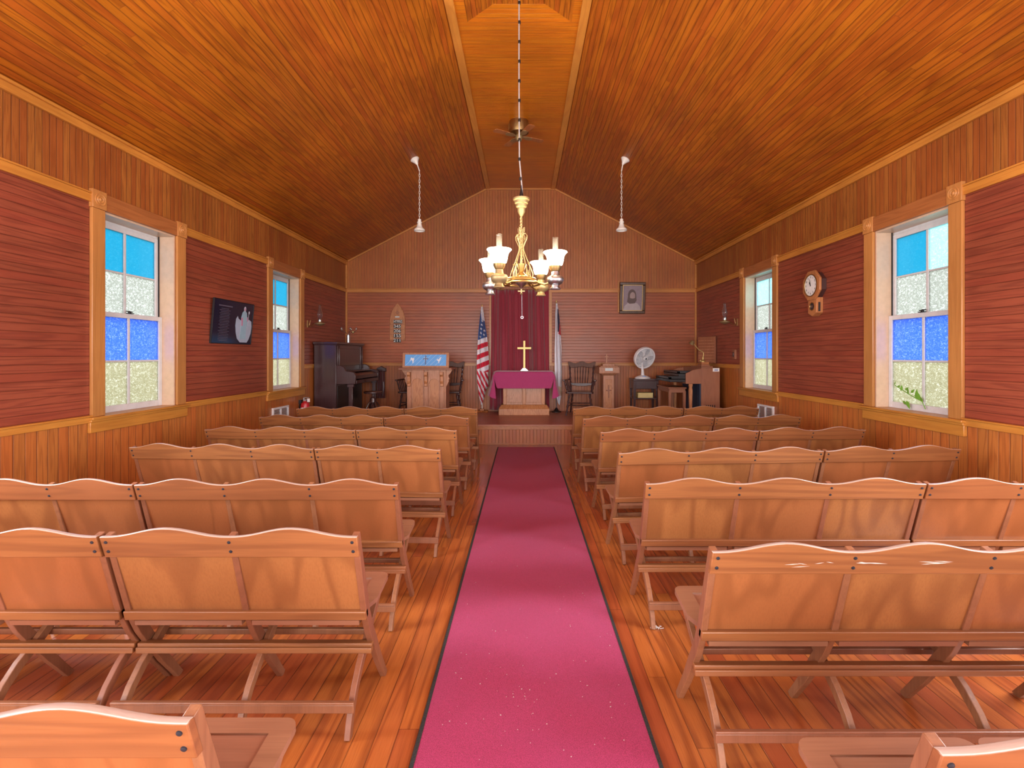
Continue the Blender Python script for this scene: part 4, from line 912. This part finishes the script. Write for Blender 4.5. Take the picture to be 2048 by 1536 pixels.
b = MB(); b.lathe([(.15, .46), (.165, .47), (.165, .49), (.15, .50)], seg=28); b.build('seat', 'darkwood', st)
b = MB(); b.lathe([(.02, .46), (.02, .40), (.05, .37), (.06, .30), (.035, .27), (.06, .24), (.05, .16), (.03, .10), (.01, .08)], seg=18); b.build('turned_column', 'darkwood', st)
for k in range(4):
    a = PI/4+k*PI/2; b = MB(); b.tube([(r_*math.cos(a), r_*math.sin(a), z) for r_, z in ((.04, .30), (.08, .29), (.12, .22), (.15, .12), (.17, .03))], [.018, .016, .013, .012, .012], 8); lg = b.build('leg', 'darkwood', st)
    b = MB(); b.lathe([(.002, -.022), (.018, -.01), (.018, .01), (.002, .022)], (.17*math.cos(a), .17*math.sin(a), .022), 12); b.build('ball_foot', 'steel', lg)
hr = thing('hanging_robe', (-2.93, 10.36, 0), 0, 'dark red cloth hanging from a rounded wooden wall bracket behind the stool', 'cloth')
b = MB(); b.prism([(-.10, 1.16), (-.09, 1.23), (-.03, 1.25), (.0, 1.275), (.03, 1.25), (.09, 1.23), (.10, 1.16)], 'y', -.05, .03); b.build('bracket', 'mahog', hr, bevel=.008)
b = MB(); vs = []
for j in range(13):
    for i in range(25):
        u = i/24; w_ = .075+.01*j/12; vs.append((-w_+2*w_*u, -.02-.018*math.sin(u*19)-.01*math.sin(u*9), 1.18-.57*j/12))
b.add(vs, [(j*25+i, j*25+i+1, j*25+i+26, j*25+i+25) for j in range(12) for i in range(24)]); ho = b.build('drape', 'darkcloth', hr); sd = ho.modifiers.new('s', 'SOLIDIFY'); sd.thickness = .01
b = MB(); b.tube([(.055, -.055, .95), (.06, -.06, .85), (.05, -.058, .72), (.045, -.05, .66)], [.006, .009, .007, .004], 6); b.build('silver_tassel', 'steel', hr)
# ------------------------------------------------------------ wall things
hb = thing('hymn_board', ((795-1046)/1000*10.38, 10.40, 0), 0, 'pointed oak hymn board with black number cards on the back wall', 'sign')
zb, zt2, hw = 1.80, 2.58, .158; zs = 2.25
pts = [(-hw, zb), (hw, zb), (hw*.98, zs)]+[(hw*.98*math.cos(t*PI/2)**.9 if t < 1 else 0, zs+(zt2-zs)*math.sin(t*PI/2*.92)/math.sin(PI/2*.92)) for t in [k/10 for k in range(1, 10)]]+[(0, zt2)]
pts = [(-hw, zb), (hw, zb), (hw, zs), (.142, 2.33), (.11, 2.42), (.065, 2.505), (0, 2.575), (-.065, 2.505), (-.11, 2.42), (-.142, 2.33), (-hw, zs)]
b = MB(); b.prism(pts, 'y', -.03, 0); b.build('board', 'oak2', hb, bevel=.005)
b = MB(); b.box(-.15, .15, -.033, -.03, 2.235, 2.24); 
for k in range(4): b.box(-.15, .15, -.035, -.03, 2.135-k*.105-.004, 2.14-k*.105); 
b.build('card_rails', 'walnut', hb)
b = MB(); b.prism([(0, 2.42), (.042, 2.378), (0, 2.336), (-.042, 2.378)], 'y', -.034, -.03); b.prism([(0, 2.402), (.024, 2.378), (0, 2.354), (-.024, 2.378)], 'y', -.036, -.03, 1); b.box(-.004, .004, -.038, -.03, 2.36, 2.396, 0); b.box(-.016, .016, -.038, -.03, 2.374, 2.382, 0); b.build('diamond_emblem', ['walnut', 'oak'], hb)
b = MB(); b.box(-.048, .042, -.033, -.03, 2.275, 2.305); b.build('name_plate', 'silver', hb)
for (tx, z, w_) in (('HYMNS', 2.18, .185), ('345', 2.075, .15), ('206', 1.97, .15), ('155', 1.865, .15), ('211', 1.755+.005, .15)):
    z -= 0; b = MB(); xo = .012 if tx == 'HYMNS' else -.0; z = {'HYMNS': 2.185, '345': 2.085, '206': 1.985, '155': 1.885, '211': 1.842-.055}[tx]
    zc = {'HYMNS': 2.19, '345': 2.093, '206': 1.993, '155': 1.893}.get(tx, 1.87-.02)
    SM.append(0)
    zc = [2.19, 2.095, 1.998, 1.90, 1.828][['HYMNS', '345', '206', '155', '211'].index(tx)] if False else 2.185-.0975*['HYMNS', '345', '206', '155', '211'].index(tx)+.005
    b.box(xo-w_/2, xo+w_/2, -.038, -.031, zc-.038, zc+.038); cd = b.build('number_card', 'black', hb)
    vs, fs = text_mb(tx, .098, .001); mx = max(v[0] for v in vs)-min(v[0] for v in vs); sx_ = (w_*.93)/mx
    b = MB(); b.add([(v[0]*sx_+xo, -.040+v[2], v[1]*.92+zc) for v in vs], fs); b.build('lettering', 'ivory', cd, smooth=False)
# portrait
pf = thing('framed_portrait', ((1265.5-1046)/1000*10.3, 10.385, 2.68), 0, 'dark gilt framed sepia portrait tilted forward on the back wall', 'picture', rot=(-.0, 0, 0))
T = Matrix.Rotation(.10, 4, 'X') if False else Matrix.Translation((0, -.045, 0)) @ Matrix.Rotation(.11, 4, 'X')
b = MB(); w_, h_ = .265, .325; fwd = .065
for (x0_, x1_, z0_, z1_) in ((-w_, w_, h_-fwd, h_), (-w_, w_, -h_, -h_+fwd), (-w_, -w_+fwd, -h_+fwd, h_-fwd), (w_-fwd, w_, -h_+fwd, h_-fwd)):
    b.box(x0_, x1_, -.03, .01, z0_, z1_, mat=T)
b.build('frame', wood('dark_gilt_frame', (.10, .05, .025), (.04, .02, .01), None, 'x', 'z', rough=.3), pf, bevel=.012)
b = MB()
for (x0_, x1_, z0_, z1_) in ((-.205, .205, .255, .265), (-.205, .205, -.265, -.255), (-.205, -.195, -.26, .26), (.195, .205, -.26, .26)): b.box(x0_, x1_, -.032, -.02, z0_, z1_, mat=T)
b.build('gilt_liner', 'brass', pf)
b = MB(); b.box(-.2, .2, -.012, -.005, -.26, .26, 0, T)
def el(cx_, cz_, rx, rz, n=26): return [(cx_+rx*math.cos(2*PI*k/n), cz_+rz*math.sin(2*PI*k/n)) for k in range(n)]
b.prism([(-.185, -.26), (-.165, -.17), (-.10, -.11), (0, -.09), (.10, -.11), (.155, -.17), (.175, -.26)], 'y', -.0135, -.012, 1, mat=T)
b.prism(el(-.01, .055, .085, .12), 'y', -.014, -.012, 2, mat=T); b.prism([(-.09, .06), (-.11, -.08), (-.06, -.12), (.05, -.11), (.085, -.05), (.075, .06)], 'y', -.0138, -.012, 2, mat=T)
b.prism(el(0, .035, .055, .085), 'y', -.0155, -.012, 3, mat=T); b.prism([(-.045, .0), (-.04, -.04), (0, -.075), (.04, -.04), (.045, .0), (.02, -.012), (-.02, -.012)], 'y', -.0165, -.012, 2, mat=T)
b.build('print', [plain('print_mauve', (.26, .20, .24), .5), plain('print_robe', (.42, .36, .38), .5), plain('print_hair', (.10, .06, .055), .5), plain('print_face', (.36, .26, .25), .5)], pf, smooth=False)
b = MB(); b.box(-.295, -.265, -.012, .015, -.29, .36); b.build('side_strip', 'trim_x', pf, bevel=.003)
# dark plaque on left wall
pq = thing('framed_plaque', (AL, 6.295, 1.91), 0, 'dark framed verse plaque with pale robed figure on the left wall', 'picture')
T = Matrix.Translation((.012, 0, -.0)) @ Matrix.Rotation(.09, 4, 'Y') @ Matrix.Translation((.022, 0, 0))
hw, hh = .425, .262
b = MB(); b.box(-.008, .004, -hw, hw, -hh, hh, mat=T); b.build('panel', plain('midnight_panel', (.008, .010, .03), .12), pq)
b = MB()
for (y0_, y1_, z0_, z1_) in ((-hw-.008, hw+.008, hh, hh+.008), (-hw-.008, hw+.008, -hh-.008, -hh), (-hw-.008, -hw, -hh, hh), (hw, hw+.008, -hh, hh)): b.box(-.012, .010, y0_, y1_, z0_, z1_, mat=T)
b.build('frame', 'dmetal', pq, bevel=.001)
b = MB(); b.box(.004, .0046, -.33, -.05, .185, .20, mat=T)
for i in range(21):
    w_ = .075+.035*abs(math.sin(i*1.7)); b.box(.004, .0046, -.20-w_, -.20+w_, .155-i*.0195, .161-i*.0195, mat=T)
b.build('verse_lines', plain('verse_ink', (.10, .09, .13), .5), pq)
b = MB()
rock = [(.045, .05), (.075, .09), (.10, .055), (.15, .04), (.20, .0), (.30, .03), (.34, .06), (.40, .035), (.415, -.03), (.405, -.12), (.37, -.20), (.33, -.245), (.17, -.245), (.10, -.20), (.06, -.12), (.04, -.03)]
b.prism([(y-.0, z) for y, z in rock], 'x', .004, .0055, 0, mat=T)
b.prism([(.15, -.20), (.165, -.05), (.155, .08), (.175, .14), (.205, .165), (.225, .20), (.245, .165), (.275, .14), (.295, .06), (.285, -.05), (.29, -.20)], 'x', .005, .007, 1, mat=T)
b.prism([(.155, .07), (.165, -.03), (.20, -.03), (.19, .08)], 'x', .006, .0076, 2, mat=T); b.prism([(.28, .08), (.30, .03), (.315, .04), (.30, .09)], 'x', .006, .0076, 2, mat=T)
b.prism(el(.225, .19, .022, .032), 'x', .006, .0074, 3, mat=T); b.prism(el(.225, .182, .013, .02), 'x', .006, .008, 2, mat=T)
b.box(.006, .0075, .318, .324, -.02, .14, 3, T); b.prism(el(.326, .15, .014, .02), 'x', .006, .0075, 3, mat=T)
b.build('robed_figure', [plain('rock_print', (.40, .48, .62), .4), plain('robe_print', (.32, .50, .62), .4), plain('sleeve_print', (.55, .25, .40), .4), plain('veil_print', (.60, .60, .70), .4)], pq, smooth=False)
# clock
ck = thing('wall_clock', (AR, 6.08, 2.345), 0, 'octagonal oak wall clock with short pendulum case on the right wall', 'clock')
oc = wood('clock_oak', (.50, .20, .07), (.32, .11, .04), None, 'y', 'z', rough=.35)
def octa(r): return [(r*math.cos(PI/8+k*PI/4), r*math.sin(PI/8+k*PI/4)) for k in range(8)]
b = MB(); b.prism(octa(.165), 'x', -.075, 0); b.build('case', 'darkwood', ck, bevel=.003)
b = MB(); b.prism(octa(.192), 'x', -.10, -.072); b.build('octagonal_frame', oc, ck, bevel=.006)
T = Matrix.Translation((-.100, 0, 0)) @ Matrix.Rotation(-PI/2, 4, 'Y')
b = MB(); b.lathe([(.132, 0), (.137, .008), (.126, .010), (.124, .0)], seg=40, mat=T); b.build('bezel', 'brass', ck)
b = MB(); b.lathe([(.126, 0), (.126, .003), (.001, .0035)], seg=40, mat=T); df = b.build('dial', 'ivory', ck)
b = MB()
for i in range(12):
    a = -2*PI*(i+1)/12+PI/2; vs, fs = text_mb(str(i+1), .034, .0004)
    b.add([(-.1045-v[2], -(.100*math.cos(a)+v[0]), .100*math.sin(a)+v[1]) for v in vs], fs)
b.build('numerals', 'black', df, smooth=False)
for nm, L, a, w_ in (('hour_hand', .055, 30*10.97, .006), ('minute_hand', .085, 6*58, .004)):
    q = math.radians(a); d = Vector((math.sin(q), math.cos(q))); n_ = Vector((d.y, -d.x))
    b = MB(); p = [-(d*.01)+n_*w_, d*L*.7+n_*w_, d*L, d*L*.7-n_*w_, -(d*.01)-n_*w_]; b.prism([(-v.x, v.y) for v in p], 'x', -.107, -.1055); b.build(nm, 'black', df)
b = MB(); b.prism([(-.105, -.16), (-.105, -.31), (-.06, -.37), (0, -.385), (.06, -.37), (.105, -.31), (.105, -.16)][0:0] or [(-.085, -.15), (-.085, -.335), (0, -.375), (.085, -.335), (.085, -.15)], 'x', -.085, 0); pc = b.build('pendulum_case', oc, ck, bevel=.004)
T = Matrix.Translation((-.085, 0, -.255)) @ Matrix.Rotation(-PI/2, 4, 'Y')
b = MB(); b.lathe([(.046, 0), (.050, .004), (.042, .005), (.04, .001)], seg=28, mat=T); b.lathe([(.040, .001), (.001, .0012)], seg=28, m=1, mat=T); b.lathe([(.002, .001), (.018, .003), (.002, .006)], (0, 0, 0), 16, 2, mat=T); b.build('pendulum_window', ['brass', 'shadow', 'steel'], pc)
b = MB(); b.box(-.06, -.035, -.0875, -.0845, -.32, -.21); b.build('side_slot', 'shadow', pc)
# oil wall lamps
def wall_lamp(X, s, Y, z, lab, wy):
    r = thing('oil_wall_lamp', (X, Y, z), 0, lab, 'lamp', 'glass oil lamps on wall brackets')
    d = .21
    b = MB(); b.tube([(0, 0, -.02), (-s*.05, 0, -.06), (-s*.10, 0, -.02), (-s*.14, 0, -.01)], .007, 6); b.tube([(-s*.03, 0, -.03), (-s*.05, 0, .05), (-s*.06, 0, .06)], .005, 6); b.box(*sorted((0, -s*.012)), -.015, .015, -.07, .05); b.build('bracket', 'brass', r)
    c = (-s*d, 0, 0)
    b = MB(); b.lathe([(.03, -.04), (.05, -.03), (.085, -.01), (.088, 0), (.06, .012), (.03, .02), (.03, .04)], c, 28); b.build('font', 'brassp', r)
    b = MB(); b.lathe([(.028, .02), (.034, .05), (.030, .07), (.02, .085)], c, 20); b.build('burner', 'steel', r)
    b = MB(); b.lathe([(.026, .07), (.030, .09), (.045, .13), (.047, .16), (.038, .20), (.024, .24), (.022, .30), (.032, .315), (.030, .315), (.020, .30), (.022, .24), (.036, .20), (.044, .16), (.042, .13), (.027, .09)], c, 24, open_=True); b.build('glass_chimney', 'glass', r)
wall_lamp(AL, -1, 8.54, 2.04, 'glass-chimney oil lamp on a bracket above the piano, left wall', 0)
wall_lamp(AR, 1, 8.40, 2.06, 'glass-chimney oil lamp on a bracket above the organ, right wall', 0)
# register board, switch, vents, extinguisher
T = Matrix.Translation((AR-.03, 9.48, 1.345)) @ Matrix.Rotation(-.55, 4, 'Z') @ Matrix.Rotation(-.03, 4, 'Y')
rb = thing('slatted_board', (0, 0, 0), 0, 'brown slatted attendance board propped on the rail above the organ', 'board')
b = MB(); b.box(-.03, .0, -.23, .20, 0, .50, mat=Matrix.Translation((AR-.12, 9.46, 1.345)) @ Matrix.Rotation(.42, 4, 'Z')); b.build('board', 'walnut', rb, bevel=.004)
b = MB(); Tb = Matrix.Translation((AR-.12, 9.46, 1.345)) @ Matrix.Rotation(.42, 4, 'Z')
for i in range(8): b.box(-.036, -.03, -.21, .18, .035+i*.055, .045+i*.055, mat=Tb)
b.build('slats', 'oak', rb)
b = MB(); b.box(-.035, 0, -.05, .05, -.07, .09); b.box(-.045, -.035, -.02, .02, -.03, .05, 1); b.build('thermostat', ['walnut', 'darkwood'], bevel=.004, loc=(AR, 8.47, 1.50), label='small brown thermostat box on the right wall near the far window', cat='thermostat')
def vent(X, s, y, z, hw, hh, lab):
    r = thing('wall_register', (X, y, z), 0, lab, 'vent', 'white wall registers')
    b = MB()
    for (y0_, y1_, z0_, z1_) in ((-hw, hw, hh-.03, hh), (-hw, hw, -hh, -hh+.03), (-hw, -hw+.03, -hh+.03, hh-.03), (hw-.03, hw, -hh+.03, hh-.03), (-.012, .012, -hh+.03, hh-.03)): b.box(*sorted((0, -s*.03)), y0_, y1_, z0_, z1_)
    b.build('frame', 'white', r, bevel=.003)
    b = MB()
    for i in range(int((hh*2-.06)/.018)): b.box(*sorted((-s*.006, -s*.02)), -hw+.03, hw-.03, -hh+.034+i*.018, -hh+.042+i*.018)
    b.build('louvres', plain('grey_louvre', (.50, .52, .56), .4), r)
vent(AL, -1, 7.56, .57, .245, .15, 'white metal register low on the left wall under the far window')
vent(AR, 1, 7.39, .61, .235, .15, 'white metal register low on the right wall under the far window')
ex = thing('fire_extinguisher', (AL+.10, 8.22, .40), 0, 'red fire extinguisher hung on the left wall beside the piano', 'fire extinguisher')
b = MB(); b.lathe([(.01, 0), (.06, .004), (.07, .02), (.07, .27), (.06, .31), (.025, .335), (.02, .35)], seg=24); b.build('cylinder', 'red', ex)
b = MB(); b.prism([(.0715*math.cos(a), .0715*math.sin(a)) for a in [-PI*.85+PI*.55*k/10 for k in range(11)]]+[(.068*math.cos(a), .068*math.sin(a)) for a in [-PI*.3-PI*.55*k/10 for k in range(11)]], 'z', .10, .24); b.build('paper_label', 'ivory', ex)
b = MB(); b.box(-.02, .02, -.02, .02, .34, .37); b.box(-.02, .07, -.012, .012, .395, .405); b.box(-.02, .06, -.012, .012, .365, .372); b.box(-.03, -.01, -.012, .012, .35, .40); b.build('valve_handle', 'steel', ex, bevel=.002)
b = MB(); b.tube([(-.02, 0, .36), (-.07, -.01, .35), (-.09, -.01, .25), (-.085, 0, .08)], .010, 8); b.build('hose', 'black', ex)
b = MB(); b.box(.04, .085, -.02, -.019, .33, .385, mat=Matrix.Rotation(0, 4, 'Y')); b.build('inspection_tag', 'ivory', ex)
b = MB(); b.box(-.10, -.06, -.02, .02, .30, .36); b.build('wall_hook', 'dmetal', ex)
# vine sprig on the near right window
vn = thing('vine_sprig', (AR+.095, 4.75, 1.0), 0, 'small green vine sprig on the lower pane of the near right window', 'plant')
b = MB(); b.tube([(0, .22, .20), (0, .12, .16), (0, .0, .11), (0, -.12, .07), (.0, -.16, .002)], .004, 6); b.build('stem', 'leaf', vn)
for (y, z, s_, a) in ((.215, .205, .025, .5), (.17, .185, .03, 1.2), (.13, .15, .04, .2), (.09, .16, .035, 1.0), (.04, .12, .05, 0), (.0, .14, .04, .9), (-.05, .085, .065, .1), (.06, .06, .06, 2.6), (-.09, .075, .06, -.3), (.12, .05, .05, 2.0), (-.13, .06, .05, -.6)):
    Tl = Matrix.Translation((random.uniform(-.012, .006), y, z)) @ Matrix.Rotation(a, 4, 'X') @ Matrix.Rotation(random.uniform(-.3, .3), 4, 'Z')
    b = MB(); b.prism([(0, 0), (.35*s_, .45*s_), (.25*s_, .9*s_), (0, 1.5*s_), (-.25*s_, .9*s_), (-.35*s_, .45*s_)], 'x', -.0012, .0012, mat=Tl); b.build('leaf', 'leaf', vn)
